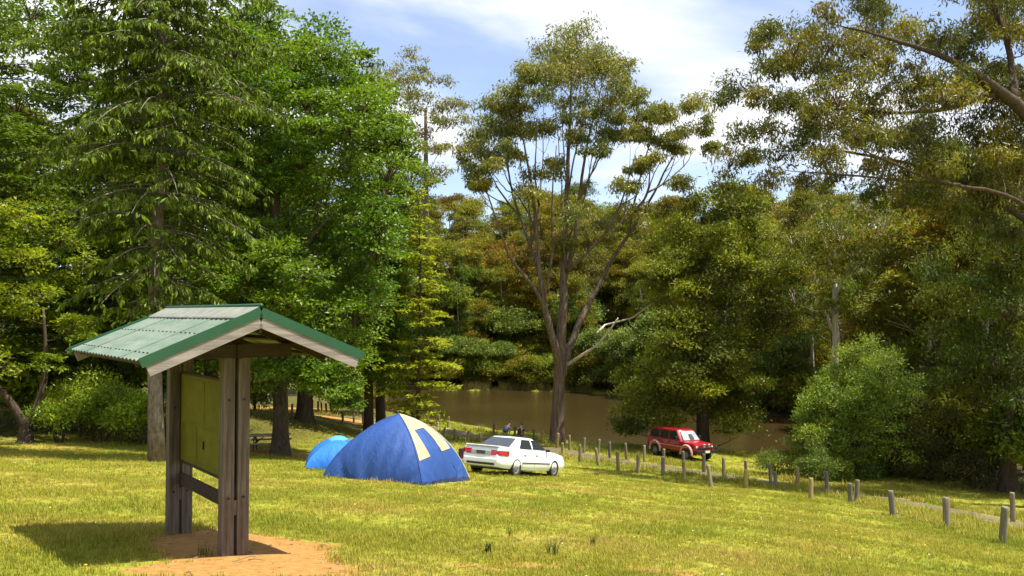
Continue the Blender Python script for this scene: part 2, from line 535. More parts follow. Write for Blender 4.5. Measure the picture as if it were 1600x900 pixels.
# ---- gravel track: a sheet a few millimetres above the ground, ragged edges
tdir = np.gradient(trk, axis=0); tdir /= np.linalg.norm(tdir, axis=1, keepdims=True)
tnrm = np.stack([-tdir[:, 1], tdir[:, 0]], 1)
ii = np.arange(len(trk))
wl_ = 1.25 + 0.18 * np.sin(ii * 0.7) + 0.12 * np.sin(ii * 1.9 + 1)
wr_ = 1.25 + 0.18 * np.sin(ii * 0.6 + 2) + 0.12 * np.sin(ii * 2.1)
rows = []
for k in np.linspace(-1, 1, 11):
    off = np.where(k < 0, wl_, wr_) * k
    P = trk + tnrm * off[:, None]
    z = terrain(P[:, 0], P[:, 1]) + 0.014 - 0.03 * (abs(k) == 1)
    rows.append(np.column_stack([P, z]))
mb = MB(); mb.grid(np.stack(rows, 0))
me = np_mesh("gravel_track", np.vstack(mb.v), np.vstack(mb.q), smooth=True)
if me.polygons[5].normal.z < 0: me.flip_normals()
m_track, n, l, b = new_mat("gravel")
geo = n.new("ShaderNodeNewGeometry")
nA = noise(n, l, geo.outputs["Position"], 0.9, 6, 0.65); nB = noise(n, l, geo.outputs["Position"], 26, 6, 0.7)
rA = ramp(n, [(0.3, (0.07, 0.07, 0.022)), (0.5, (0.125, 0.095, 0.048)), (0.7, (0.18, 0.135, 0.075))])
l.new(nA.outputs["Fac"], rA.inputs[0])
rB = ramp(n, [(0.3, (0.6, 0.6, 0.6)), (0.7, (1.2, 1.2, 1.2))]); l.new(nB.outputs["Fac"], rB.inputs[0])
mx = n.new("ShaderNodeMixRGB"); mx.blend_type = 'MULTIPLY'; mx.inputs[0].default_value = 1
l.new(rA.outputs[0], mx.inputs[1]); l.new(rB.outputs[0], mx.inputs[2]); l.new(mx.outputs[0], b.inputs["Base Color"])
b.inputs["Roughness"].default_value = 0.95
bump(n, l, nB.outputs["Fac"], 0.8, 0.02, b)
tag(obj("gravel_track", me, m_track), "grey brown gravel track between two rows of bollards", None, None, "structure")

# ---- lake
lx = np.linspace(-90, 140, 60); ly = np.linspace(34, 135, 40)
LX, LY = np.meshgrid(lx, ly, indexing='ij')
mb = MB(); mb.grid(np.stack([LX, LY, np.zeros_like(LX)], -1))
me = np_mesh("lake", np.vstack(mb.v), np.vstack(mb.q), smooth=True)
if me.polygons[0].normal.z < 0: me.flip_normals()
m_water, n, l, b = new_mat("muddy_water")
geo = n.new("ShaderNodeNewGeometry")
nA = noise(n, l, geo.outputs["Position"], 0.05, 3)
rA = ramp(n, [(0.35, (0.034, 0.022, 0.0075)), (0.65, (0.046, 0.031, 0.011))])
l.new(nA.outputs["Fac"], rA.inputs[0]); l.new(rA.outputs[0], b.inputs["Base Color"])
b.inputs["Roughness"].default_value = 0.07
b.inputs["IOR"].default_value = 1.33
mp = n.new("ShaderNodeMapping"); mp.inputs["Scale"].default_value = (0.6, 1.8, 1)
l.new(geo.outputs["Position"], mp.inputs[0])
nW = noise(n, l, mp.outputs[0], 1.6, 5, 0.6)
bump(n, l, nW.outputs["Fac"], 0.35, 0.12, b)
tag(obj("lake", me, m_water), "still muddy brown lake water", None, None, "structure")

# ================================================================== grass
def blade_tuft(seed, nb, h0, h1, w, spread, lean):
    r = np.random.default_rng(seed); V = []; Q = []; T = []; k = 0; tint = []
    for i in range(nb):
        a = r.uniform(0, 2 * np.pi); rr = spread * math.sqrt(r.uniform())
        p = np.array([rr * math.cos(a), rr * math.sin(a), -0.01])
        a2 = r.uniform(0, 2 * np.pi); h = r.uniform(h0, h1); le = h * r.uniform(0.1, lean)
        side = np.array([-math.sin(a2), math.cos(a2), 0]) * w / 2; out = np.array([math.cos(a2), math.sin(a2), 0])
        m = p + out * le * 0.3 + np.array([0, 0, h * 0.55]); t = p + out * le + np.array([0, 0, h])
        V += [p - side, p + side, m + side * 0.8, m - side * 0.8, t]
        Q.append((k, k + 1, k + 2, k + 3)); T.append((k + 3, k + 2, k + 4)); k += 5
        c = np.array([1, 1, 1]) * r.uniform(0.7, 1.25)
        if r.uniform() < 0.22: c = c * np.array([1.5, 1.2, 1.6])
        tint += [c] * 5
    return np_mesh("grass_tuft", V, Q, T, np.array(tint))

m_grass, n, l, b = new_mat("grass_blade")
out = n["Material Output"]
at_ = n.new("ShaderNodeAttribute"); at_.attribute_name = "tint"
oi = n.new("ShaderNodeObjectInfo")
geo = n.new("ShaderNodeNewGeometry")
nA = noise(n, l, geo.outputs["Position"], 0.35, 5, 0.6)
rA = ramp(n, [(0.3, (0.200, 0.240, 0.018)), (0.5, (0.275, 0.282, 0.028)), (0.72, (0.355, 0.310, 0.055))])
l.new(nA.outputs["Fac"], rA.inputs[0])
mu = n.new("ShaderNodeMixRGB"); mu.blend_type = 'MULTIPLY'; mu.inputs[0].default_value = 1
l.new(rA.outputs[0], mu.inputs[1]); l.new(at_.outputs["Color"], mu.inputs[2])
hs = n.new("ShaderNodeHueSaturation")
mr = n.new("ShaderNodeMapRange"); mr.inputs["To Min"].default_value = 0.75; mr.inputs["To Max"].default_value = 1.2
l.new(oi.outputs["Random"], mr.inputs["Value"]); l.new(mr.outputs[0], hs.inputs["Value"]); l.new(mu.outputs[0], hs.inputs["Color"])
l.new(hs.outputs[0], b.inputs["Base Color"]); b.inputs["Roughness"].default_value = 0.6; b.inputs["Specular IOR Level"].default_value = 0.2
tr = n.new("ShaderNodeBsdfTranslucent"); l.new(hs.outputs[0], tr.inputs["Color"])
mi = n.new("ShaderNodeMixShader"); mi.inputs[0].default_value = 0.35
l.new(b.outputs[0], mi.inputs[1]); l.new(tr.outputs[0], mi.inputs[2]); l.new(mi.outputs[0], out.inputs["Surface"])

def scatter(name, pts, scale, rot, tufts, mat, label):
    """one object: a point cloud mesh with one of several tufts set on every point"""
    src = bpy.data.collections.new(name + "_source")
    for t in tufts:
        t.materials.append(mat) if len(t.materials) == 0 else None
        src.objects.link(bpy.data.objects.new("grass_tuft_source", t))
    me = bpy.data.meshes.new(name)
    me.vertices.add(len(pts)); me.vertices.foreach_set("co", np.asarray(pts, np.float32).ravel())
    a = me.attributes.new("sc", 'FLOAT', 'POINT'); a.data.foreach_set("value", np.asarray(scale, np.float32))
    a = me.attributes.new("rz", 'FLOAT', 'POINT'); a.data.foreach_set("value", np.asarray(rot, np.float32))
    o = obj(name, me)
    g = bpy.data.node_groups.new(name, 'GeometryNodeTree')
    g.interface.new_socket("Geometry", in_out='INPUT', socket_type='NodeSocketGeometry')
    g.interface.new_socket("Geometry", in_out='OUTPUT', socket_type='NodeSocketGeometry')
    gi = g.nodes.new("NodeGroupInput"); go = g.nodes.new("NodeGroupOutput")
    ci = g.nodes.new("GeometryNodeCollectionInfo"); ci.inputs["Collection"].default_value = src
    ci.inputs["Separate Children"].default_value = True; ci.inputs["Reset Children"].default_value = True
    ip = g.nodes.new("GeometryNodeInstanceOnPoints"); ip.inputs["Pick Instance"].default_value = True
    na = g.nodes.new("GeometryNodeInputNamedAttribute"); na.data_type = 'FLOAT'; na.inputs["Name"].default_value = "sc"
    nr = g.nodes.new("GeometryNodeInputNamedAttribute"); nr.data_type = 'FLOAT'; nr.inputs["Name"].default_value = "rz"
    cx = g.nodes.new("ShaderNodeCombineXYZ")
    g.links.new(nr.outputs[0], cx.inputs[2])
    g.links.new(gi.outputs[0], ip.inputs["Points"]); g.links.new(ci.outputs[0], ip.inputs["Instance"])
    g.links.new(na.outputs[0], ip.inputs["Scale"]); g.links.new(cx.outputs[0], ip.inputs["Rotation"])
    g.links.new(ip.outputs[0], go.inputs[0])
    md = o.modifiers.new("scatter", 'NODES'); md.node_group = g
    tag(o, label, None, None, "stuff")
    return o

def wedge_points(d0, d1, per_m2, margin=3.0):
    A = 0.62 * 2 * (d1 ** 2 - d0 ** 2) / 2 + 2 * margin * (d1 - d0)
    N = int(A * per_m2)
    d = np.sqrt(rng.uniform(d0 ** 2, d1 ** 2, N)); hw = 0.62 * d + margin
    return rng.uniform(-1, 1, N) * hw, d
FOOT = []      # footprints kept clear: (x, y, radius)
def grass_points():
    X, Y, S = [], [], []
    for d0, d1, dens, sc in [(6.0, 13, 420, .85), (13, 22, 170, .95), (22, 36, 60, 1.15), (36, 60, 18, 1.5), (60, 82, 6, 2.0)]:
        x, y = wedge_points(d0, d1, dens); X.append(x); Y.append(y); S.append(np.full(len(x), sc))
    X, Y, S = map(np.concatenate, (X, Y, S))
    td = track_dist(X, Y); bb = bare(X, Y)
    s = np.interp(X, SH_X, SH_D) - Y
    patch = 0.5 + 0.5 * np.sin(X * 1.7 + 0.6 * Y) * np.sin(Y * 1.3 - 0.5 * X + 1)
    keep = (td > 0.95 + rng.uniform(0, .5, len(X))) & (rng.uniform(0, 1, len(X)) > bb * 1.05 - 0.05) & (s > 0.6) & (rng.uniform(0, 1, len(X)) < 0.55 + 0.45 * patch)
    for (fx, fy, fr) in FOOT: keep &= (X - fx) ** 2 + (Y - fy) ** 2 > fr * fr
    tall = np.where(np.abs(td - 2.4) < 1.1, 2.2, 1.0) * (0.75 + 0.5 * patch)
    S = S * tall * rng.uniform(0.6, 1.25, len(X))
    X, Y, S = X[keep], Y[keep], S[keep]
    return np.column_stack([X, Y, terrain(X, Y)]), S

# ================================================================== trees
def unit(v): return v / (np.linalg.norm(v, axis=-1, keepdims=True) + 1e-9)

class Foliage:
    def __init__(s, r): s.V = []; s.T = []; s.r = r
    def leaves(s, C, D, N, L, W, tint, fold=0.12):
        D = unit(D); S = unit(np.cross(D, N)); N2 = np.cross(S, D)
        L = np.asarray(L).reshape(-1, 1); W = np.asarray(W).reshape(-1, 1)
        m = C + D * L * 0.45 + N2 * W * fold
        V = np.stack([C, m + S * W / 2, C + D * L, m - S * W / 2], 1)
        s.V.append(V); s.T.append(np.repeat(np.asarray(tint)[:, None, :], 4, 1))
    def count(s): return sum(len(v) for v in s.V)
    def build(s, name, mat, parent, origin):
        V = np.concatenate(s.V) - np.asarray(origin); T = np.concatenate(s.T)
        n = len(V)
        return obj(name, np_mesh(name, V.reshape(-1, 3), np.arange(n * 4).reshape(-1, 4), None, T.reshape(-1, 3)), mat, parent)

def rand_dir(r, n):
    v = r.normal(size=(n, 3)); return unit(v)

def clump(fo, mb, c, R, kind, n_sub, n_leaf, L, W, tints, tr=None):
    """a leafy clump: sub-clumps on an uneven shell, leaves round each of them, twigs to each"""
    r = fo.r
    R = np.asarray(R, float) * np.ones(3)
    u = rand_dir(r, n_sub * 3)
    lowcut = {'gum': -0.25, 'oak': -0.5, 'bush': -0.6, 'airy': -0.55}[kind]
    u = u[(u[:, 2] > lowcut) | (r.uniform(size=len(u)) < 0.25)][:n_sub]
    k = len(u)
    sc = c + u * R * r.uniform(0.45, 1.0, (k, 1))
    base = np.asarray(tints)[r.integers(len(tints))]
    if mb is not None:
        for i in range(0, k):
            m = (c + sc[i]) / 2 + np.array([0, 0, 0.12 * R[2]])
            start = c - np.array([0, 0, 0.5 * R[2]])
            mb.tube([start, m, sc[i]], [0.022 * (R[0] / 1.2), 0.014 * (R[0] / 1.2), 0.004], 3, False)
    n = k * n_leaf
    ci = np.repeat(np.arange(k), n_leaf)
    spread = {'gum': (0.27, 0.27, 0.20), 'oak': (0.23, 0.23, 0.13), 'bush': (0.30, 0.30, 0.25), 'airy': (0.36, 0.36, 0.30)}[kind]
    P = sc[ci] + np.clip(r.normal(size=(n, 3)), -1.7, 1.7) * R * np.array(spread)
    if kind in ('gum', 'airy'):
        D = np.array([0, 0, -1.0]) + 0.75 * r.normal(size=(n, 3))
        N = rand_dir(r, n)
    elif kind == 'oak':
        D = 0.8 * u[ci] + 0.8 * r.normal(size=(n, 3)) * np.array([1, 1, 0.6]) - np.array([0, 0, 0.25])
        N = np.array([0, 0, 1.0]) + 0.55 * r.normal(size=(n, 3))
    else:
        D = 0.5 * u[ci] + 0.9 * r.normal(size=(n, 3)) + np.array([0, 0, 0.4])
        N = np.array([0, 0, 0.8]) + 0.8 * r.normal(size=(n, 3))
    t = base[None] * r.uniform(0.72, 1.28, (k, 1))[ci] * r.uniform(0.75, 1.3, (n, 1))
    t = t * (1 + 0.12 * r.normal(size=(n, 1)) * np.array([1, 0.2, 0.3]))
    fo.leaves(P, D, N, L * r.uniform(0.6, 1.3, n), W * r.uniform(0.6, 1.3, n), np.clip(t, 0.05, 4))

class Skeleton:
    """limbs grown towards clumps from the nearest limb below them"""
    def __init__(s, r, sides=9): s.mb = MB(); s.P = []; s.Rr = []; s.r = r; s.sides = sides
    def limb(s, pts, rads, wob=0.0, sides=None):
        pts = np.asarray(pts, float); k = max(len(pts) * 3, 6)
        t = np.linspace(0, 1, len(pts)); tt = np.linspace(0, 1, k)
        # smooth interpolation through the points
        P = np.stack([np.interp(tt, t, pts[:, i]) for i in range(3)], 1)
        for _ in range(2): P[1:-1] = (P[:-2] + 2 * P[1:-1] + P[2:]) / 4
        if wob: P[1:-1] += s.r.normal(size=(k - 2, 3)) * wob
        R = np.interp(tt, np.linspace(0, 1, len(rads)), rads)
        s.mb.tube(P, R, sides or s.sides); s.P.append(P); s.Rr.append(R)
    def reach(s, c, R, rise=0.25, rmin=0.018, rk=0.011):
        A = np.concatenate(s.P); RR = np.concatenate(s.Rr)
        tgt = c - np.array([0, 0, 0.45 * R])
        d = tgt - A; dist = np.linalg.norm(d, axis=1)
        hor = np.linalg.norm(d[:, :2], axis=1)
        cost = dist + 3.0 * np.clip(rise * hor - d[:, 2], 0, None)
        i = int(np.argmin(cost)); a = A[i]; L = dist[i]
        if L < 0.15: return
        r0 = min(RR[i] * 0.8, rmin + rk * L)
        m1 = a + (tgt - a) * 0.35 + np.array([0, 0, -0.05 * L]) + s.r.normal(size=3) * 0.05 * L
        m2 = a + (tgt - a) * 0.7 + np.array([0, 0, 0.04 * L]) + s.r.normal(size=3) * 0.05 * L
        s.limb([a, m1, m2, tgt], [r0, r0 * 0.75, r0 * 0.55, max(r0 * 0.35, 0.008)], 0.006 * L, 6)

def flare_trunk(sk, base, top, r0, r1, wob=0.05, seg=5, flare=1.5):
    base = np.asarray(base, float); top = np.asarray(top, float)
    t = np.linspace(0, 1, seg)[:, None]
    P = base + (top - base) * t; P[1:-1, :2] += sk.r.normal(size=(seg - 2, 2)) * wob
    H = np.linalg.norm(top - base)
    P0 = np.vstack([base - [0, 0, 0.35], base + [0, 0, 0.0], base + (P[1] - base) * min(0.5, 0.9 / max(H / (seg - 1), 1))])
    pts = np.vstack([P0, P[1:]])
    rr = np.concatenate([[r0 * flare * 1.15, r0 * flare, r0 * 1.08], np.linspace(r0 * 0.98, r1, seg - 1)])
    sk.limb(pts, rr, 0.0, 12)

def in_poly(poly, n, r):
    poly = np.asarray(poly, float); lo, hi = poly.min(0), poly.max(0); out = []
    while len(out) < n:
        p = r.uniform(lo, hi)
        x, y = p; c = False; j = len(poly) - 1
        for i in range(len(poly)):
            xi, yi = poly[i]; xj, yj = poly[j]
            if (yi > y) != (yj > y) and x < (xj - xi) * (y - yi) / (yj - yi) + xi: c = not c
            j = i
        if c: out.append(p)
    return np.array(out)

def spread_in_poly(poly, n, r):
    """n points in the outline, kept apart from each other"""
    cand = in_poly(poly, n * 6, r); pts = [cand[0]]; used = np.zeros(len(cand), bool); used[0] = True
    dm = np.linalg.norm(cand - cand[0], axis=1)
    for _ in range(n - 1):
        i = int(np.argmax(dm * r.uniform(0.6, 1, len(cand)))); pts.append(cand[i])
        dm = np.minimum(dm, np.linalg.norm(cand - cand[i], axis=1))
    return np.array(pts)

# foliage colours (tints multiply the material's base colour)
L_OAK = leaf_mat("broad_leaf", (0.090, 0.140, 0.010), 0.38, 0.42, 0.4, 0.008)
L_GUM = leaf_mat("gum_leaf", (0.170, 0.170, 0.034), 0.30, 0.45, 0.35, 0.012)
L_FOREST = leaf_mat("forest_leaf", (0.145, 0.148, 0.020), 0.30, 0.55, 0.2, 0.035)
L_SPRUCE = leaf_mat("spruce_needle", (0.105, 0.155, 0.018), 0.28, 0.55, 0.25, 0.01)
L_LARCH = leaf_mat("soft_needle", (0.260, 0.290, 0.024), 0.40, 0.55, 0.2, 0.01)
L_LIME = leaf_mat("lime_leaf", (0.175, 0.225, 0.012), 0.42, 0.45, 0.3, 0.01)
L_WATTLE = leaf_mat("wattle_leaf", (0.135, 0.160, 0.032), 0.3, 0.5, 0.25, 0.01)
L_SCRUB = leaf_mat("scrub_leaf", (0.075, 0.068, 0.022), 0.25, 0.55, 0.2, 0.01)
L_RHODO = leaf_mat("shrub_leaf", (0.230, 0.300, 0.020), 0.38, 0.35, 0.5, 0.01)
B_GUM = bark_mat("gum_bark", (0.035, 0.022, 0.016), (0.28, 0.20, 0.15), (6, 6, 0.45), 0.04)
B_PALE = bark_mat("pale_gum_bark", (0.28, 0.22, 0.16), (0.65, 0.58, 0.49), (4, 4, 0.5), 0.012)
B_DARK = bark_mat("dark_bark", (0.035, 0.024, 0.016), (0.11, 0.08, 0.055), (5, 5, 1.0), 0.03)
B_SPRUCE = bark_mat("spruce_bark", (0.085, 0.065, 0.05), (0.26, 0.21, 0.165), (6, 6, 2.2), 0.03)

GREEN3 = [(1, 1, 1), (1.15, 1.1, 0.9), (0.85, 0.95, 1.0)]
GUM3 = [(1, 1, 1), (1.12, 1.02, 0.8), (0.85, 0.92, 0.95), (1.25, 1.1, 0.8)]

def poly_tree(name, label, cat, base, r0, r1, trunk_top, poly, d, depth, n, R, kind, n_sub, n_leaf, L, W, leafmat, barkmat, seed,
              tints=GREEN3, squash=0.75, wob=0.08, rise=0.25, group=None, limbs=(), extra=(), flare=1.5, back=0.0):
    """tree whose crown fills an outline read off the picture at distance d with its own depth"""
    r = np.random.default_rng(seed)
    root = empty(name, base, 0, label, cat, group)
    sk = Skeleton(r)
    if trunk_top is not None: flare_trunk(sk, base, trunk_top, r0, r1, wob, 6, flare)
    for pts, rr in limbs: sk.limb(pts, rr, 0.02)
    fo = Foliage(r)
    pts = spread_in_poly(poly, n, r)
    C = []
    cx = np.mean(np.asarray(poly)[:, 0]); hw = np.ptp(np.asarray(poly)[:, 0]) / 2
    for p in pts:
        k = math.sqrt(max(0.15, 1 - ((p[0] - cx) / hw) ** 2))
        dd = d + back + r.uniform(-1, 1) * depth * k
        q = at(p[0], p[1], d); q[1] = dd
        C.append((q, R * r.uniform(0.7, 1.25)))
    for (px, py, dd, rr) in extra: C.append((at(px, py, dd), rr))
    gzs = terrain([c[0][0] for c in C], [c[0][1] for c in C])
    if trunk_top is not None:
        bx = np.array(base)
        C = sorted(C, key=lambda c: np.linalg.norm(c[0] - (bx + [0, 0, 0.3 * (trunk_top[2] - bx[2])])))
    for (c, rr), z in zip(C, terrain([c[0][0] for c in C], [c[0][1] for c in C])):
        c[2] = max(c[2], z + rr * 0.6)
        if sk.P: sk.reach(c, rr, rise)
        clump(fo, sk.mb, c, (rr, rr, rr * squash), kind, n_sub, n_leaf, L, W, tints)
    o = np.asarray(base)
    sk.mb.v = [v - o for v in sk.mb.v]
    sk.mb.build("trunk", barkmat, root, smooth=True)
    fo.build("crown", leafmat, root, o)
    return root

def conifer(name, label, cat, base, H, clear, rmax, trunk_r, whorl, nb, a, b, hang, L, W, leafmat, barkmat, seed, dens=1.0,
            prof=1.0, dead=0, tip=(1.5, 1.45, 1.0), tipshare=0.25, group=None, side=0.34, skip=0.0, flat=0.25, shape=None):
    r = np.random.default_rng(seed)
    root = empty(name, base, 0, label, cat, group)
    mb = MB(); fo = Foliage(r)
    zt = np.linspace(-0.35, H, 14); rr = trunk_r * (1 - zt / H).clip(0.02, 1) ** 0.85; rr[0] *= 1.25
    ax = np.column_stack([0.08 * np.sin(zt * 0.4 + seed), 0.08 * np.cos(zt * 0.5), zt])
    mb.tube(ax, rr, 12)
    z = clear
    Cs, Ds, Ns, Ts, Ls = [], [], [], [], []
    while z < H - 0.15:
        f = (z - clear) / (H - clear)
        Rb = rmax * ((1 - f) ** prof) * (0.55 + 0.45 * min(1, f / 0.12)) + 0.12
        if shape: Rb = rmax * np.interp(f, [p[0] for p in shape], [p[1] for p in shape]) + 0.1
        for k in range(nb):
            if r.uniform() < skip: continue
            th = 2 * np.pi * (k + r.uniform(-.3, .3)) / nb + z * 2.4
            Lb = Rb * r.uniform(0.65, 1.18)
            dirh = np.array([math.cos(th), math.sin(th), 0]); per = np.array([-dirh[1], dirh[0], 0])
            z0 = z + r.uniform(-.5, .5) * whorl
            s = np.linspace(0, 1, 7)
            aa = a + 0.25 * f + r.normal() * 0.08
            P = np.column_stack([dirh[0] * s * Lb, dirh[1] * s * Lb, z0 + Lb * (aa * s + b * s * s)])
            P[:, :2] += np.array([0.08 * math.sin(z0 * 0.4 + seed), 0.08 * math.cos(z0 * 0.5)])
            mb.tube(P, np.linspace(0.014 + 0.011 * Lb, 0.006, 7), 5, False)
            ns = max(4, int(Lb * 5.0 * dens))
            for t in r.uniform(0.12, 1.0, ns):
                o_ = np.array([np.interp(t, s, P[:, i]) for i in range(3)])
                for sg in (-1, 1):
                    lb = Lb * side * (1.12 - t * 0.75) * r.uniform(0.6, 1.2) + 0.10
                    dv = unit(dirh * r.uniform(.35, .9) + sg * per + np.array([0, 0, 0.05 - 0.35 * hang]))
                    m = max(3, int(lb * 9 * dens) + 2)
                    tt = r.uniform(0.1, 1.0, m)
                    q = o_ + dv * (tt * lb)[:, None] + np.array([0, 0, -1]) * (hang * 0.35 * lb * tt ** 2)[:, None]
                    dd = dv * (1 - hang) + np.array([0, 0, -1]) * hang + r.normal(size=(m, 3)) * 0.35
                    isn = (tt > 0.55) & (r.uniform(size=m) < tipshare)
                    base_t = np.ones((m, 3)) * r.uniform(0.7, 1.2, (m, 1))
                    base_t[isn] *= np.array(tip)
                    Cs.append(q); Ds.append(dd); Ts.append(base_t)
                    Ns.append(np.array([0, 0, 1.0]) + r.normal(size=(m, 3)) * flat if hang < 0.5 else rand_dir(r, m))
                    Ls.append(L * r.uniform(0.6, 1.3, m))
        z += whorl
    for k in range(dead):
        th = r.uniform(0, 2 * np.pi); z0 = r.uniform(0.22, 0.5) * H; Lb = r.uniform(0.5, 1.6)
        d = np.array([math.cos(th), math.sin(th), 0.1]); p = np.array([0, 0, z0])
        mb.tube([p, p + d * Lb * .5 + [0, 0, -.05], p + d * Lb + r.normal(size=3) * .15 + [0, 0, -.2]], [0.02, 0.014, 0.005], 4, False)
    C, D, N, T, LL = map(np.concatenate, (Cs, Ds, Ns, Ts, Ls))
    fo.leaves(C, D, N, LL, LL * (W / L), T, 0.2)
    if hang >= 0.5:        # a second blade across the first gives the sprigs body
        fo.leaves(C, D, np.cross(unit(D), N), LL, LL * (W / L), T, 0.2)
    mb.build("trunk", barkmat, root, smooth=True)
    fo.build("crown", leafmat, root, (0, 0, 0))
    return root

# ------------------------------------------------------------------ the tall gum on the lake shore
def big_gum():
    r = np.random.default_rng(5)
    base = ground_at(870, 692); d = base[1]; print("gum d", d, base)
    root = empty("gum_tree", base, 0, "tall many-stemmed gum tree with open crown standing alone on the lake shore", "tree")
    k = d / F
    A = lambda px, py, off=0.0: at(px, py, d) + np.array([0, off, 0])
    sk = Skeleton(r, 10)
    sk.limb([base - [0, 0, .4], base, A(871, 660), A(873, 610), A(875, 563), A(881, 466), A(881, 420, .3), A(884, 359, .5), A(886, 308, .5), A(889, 231, .4), A(893, 150), A(894, 75)],
            [.78, .62, .48, .44, .42, .30, .24, .2, .17, .13, .08, .03], .02)
    sk.limb([A(874, 575), A(866, 538, -.5), A(856, 507, -1), A(848, 471, -1.3), A(840, 420, -1.5), A(839, 384, -1.5), A(834, 320, -1.6), A(824, 260, -1.5), A(812, 190, -1.2)],
            [.34, .29, .26, .23, .18, .15, .12, .08, .03], .02)
    sk.limb([A(851, 480, -1.2), A(828, 443, -2.0), A(802, 415, -2.8), A(787, 384, -3.2), A(770, 330, -3.4), A(752, 280, -3.4)], [.15, .12, .10, .08, .06, .02], .02)
    sk.limb([A(840, 425, -1.4), A(820, 360, .2), A(800, 300, 1.2), A(790, 230, 1.6), A(785, 170, 1.8)], [.12, .10, .08, .06, .02], .02)
    sk.limb([A(881, 440, .2), A(899, 384, 1.0), A(904, 333, 1.4), A(909, 292, 1.6), A(922, 210, 1.8), A(945, 120, 1.8)], [.2, .17, .14, .12, .08, .03], .02)
    sk.limb([A(878, 590), A(890, 545, .6), A(906, 507, 1.2), A(925, 471, 1.8), A(945, 435, 2.2), A(966, 395, 2.6), A(996, 354, 2.8), A(1027, 303, 2.6), A(1052, 250, 2.2), A(1080, 205, 2.0)],
            [.30, .27, .24, .21, .18, .15, .12, .09, .06, .02], .02)
    sk.limb([A(990, 362, 2.8), A(1000, 300, 2.0), A(1015, 230, 1.4), A(1040, 175, 1.0)], [.09, .07, .05, .02], .02)
    sk.limb([A(886, 425), A(912, 400, -1.2), A(940, 372, -2.0), A(968, 320, -2.4), A(985, 250, -2.4)], [.12, .10, .08, .06, .02], .02)
    sk.limb([A(848, 470, -1.2), A(862, 410, -2.4), A(858, 330, -3), A(866, 240, -3)], [.10, .08, .06, .03], .02)
    for (x0, y0, x1, y1, o1) in [(881, 430, 865, 150, -2), (884, 380, 905, 130, 2), (840, 400, 800, 180, -2), (839, 390, 850, 140, 1), (838, 360, 770, 200, 2), (904, 340, 960, 130, -1), (900, 380, 935, 170, -2.4),
                                 (886, 330, 880, 110, 2.6), (909, 300, 985, 150, 2), (800, 330, 745, 240, -1), (966, 395, 985, 230, 0), (996, 354, 1060, 200, 3), (1010, 330, 1030, 190, -1), (1027, 303, 1095, 225, 1), (834, 320, 838, 190, -3), (886, 310, 925, 90, 0)]:
        xm, ym = x0 * .45 + x1 * .55 + r.normal() * 4, y0 * .5 + y1 * .5
        q0 = np.concatenate(sk.P); q0 = q0[np.argmin(np.linalg.norm(q0 - A(x0, y0), axis=1))]
        sk.limb([q0, A(x0 * .75 + x1 * .25, y0 * .75 + y1 * .25, o1 * .4), A(xm, ym, o1 * .8), A(x1, y1, o1)], [.085, .065, .045, .012], .03, 6)
    fo = Foliage(r)
    C = [(895, 48, 36), (862, 68, 32), (925, 62, 36), (955, 82, 30), (840, 95, 26), (885, 95, 36), (918, 105, 34), (978, 118, 24), (945, 128, 32), (905, 140, 28), (868, 128, 28),
         (832, 125, 22), (985, 158, 18), (960, 170, 26), (925, 178, 22), (800, 140, 26), (775, 160, 24), (812, 170, 24), (838, 165, 22), (785, 195, 26), (757, 205, 26), (735, 228, 20),
         (812, 205, 24), (838, 200, 26), (868, 195, 22), (770, 232, 24), (748, 260, 22), (778, 262, 20), (800, 240, 18), (735, 285, 15), (760, 292, 17), (845, 278, 24), (828, 305, 18),
         (862, 240, 16), (1040, 170, 22), (1065, 180, 22), (1020, 195, 18), (1085, 205, 18), (1050, 205, 18), (1098, 235, 12), (1070, 222, 16), (1000, 255, 18), (985, 270, 15), (1020, 185, 20),
         (980, 205, 18), (900, 215, 18), (925, 235, 16), (1060, 285, 18), (955, 210, 18), (900, 340, 30), (930, 335, 26), (960, 300, 22), (880, 375, 18), (945, 365, 18), (1000, 320, 22), (820, 60, 0)]
    C = [c for c in C if c[2]] + [(905, 75, 34), (870, 100, 34), (970, 140, 28), (795, 165, 26), (760, 185, 24), (1030, 170, 22), (1075, 195, 20), (1000, 200, 20), (975, 190, 20), (1010, 170, 16), (845, 110, 26), (950, 100, 28)]
    for (px, py, pr) in C:
        R0 = pr * k * 1.15
        c0 = A(px, py + 4, r.uniform(-1, 1) * 3.6)
        for j in range(4):
            c = c0 + np.array([r.uniform(-.75, .75), r.uniform(-.9, .9), r.uniform(-.45, .35)]) * R0
            R = R0 * r.uniform(.42, .72)
            sk.reach(c, R, 0.9, 0.012, 0.008)
            clump(fo, sk.mb, c, (R * 1.1, R * 1.1, R * 0.8), 'airy', 10, 24, 0.32, 0.09, GUM3)
    sk.mb.v = [v - base for v in sk.mb.v]
    sk.mb.build("trunk", B_GUM, root, smooth=True)
    dead = MB()
    P = np.array([A(884, 572, .3), A(905, 556, -.8), A(930, 538, -1.6), A(950, 512, -2.0), A(963, 492, -2.2)]) - base
    dead.tube(resample(P, .3), np.linspace(.14, .05, len(resample(P, .3))), 8)
    P = np.array([A(925, 471, 1.8), A(945, 508, 0), A(986, 497, -.5), A(1027, 466, -1), A(1042, 446, -1.2)]) - base
    P[0] = A(930, 520, -1.2) - base
    dead.tube(resample(P, .3), np.linspace(.09, .02, len(resample(P, .3))), 7)
    tag(dead.build("dead_limb", B_PALE, root, smooth=True), "bleached bare dead limb")
    fo.build("crown", L_GUM, root, base)
    print("gum leaves", fo.count())
big_gum()

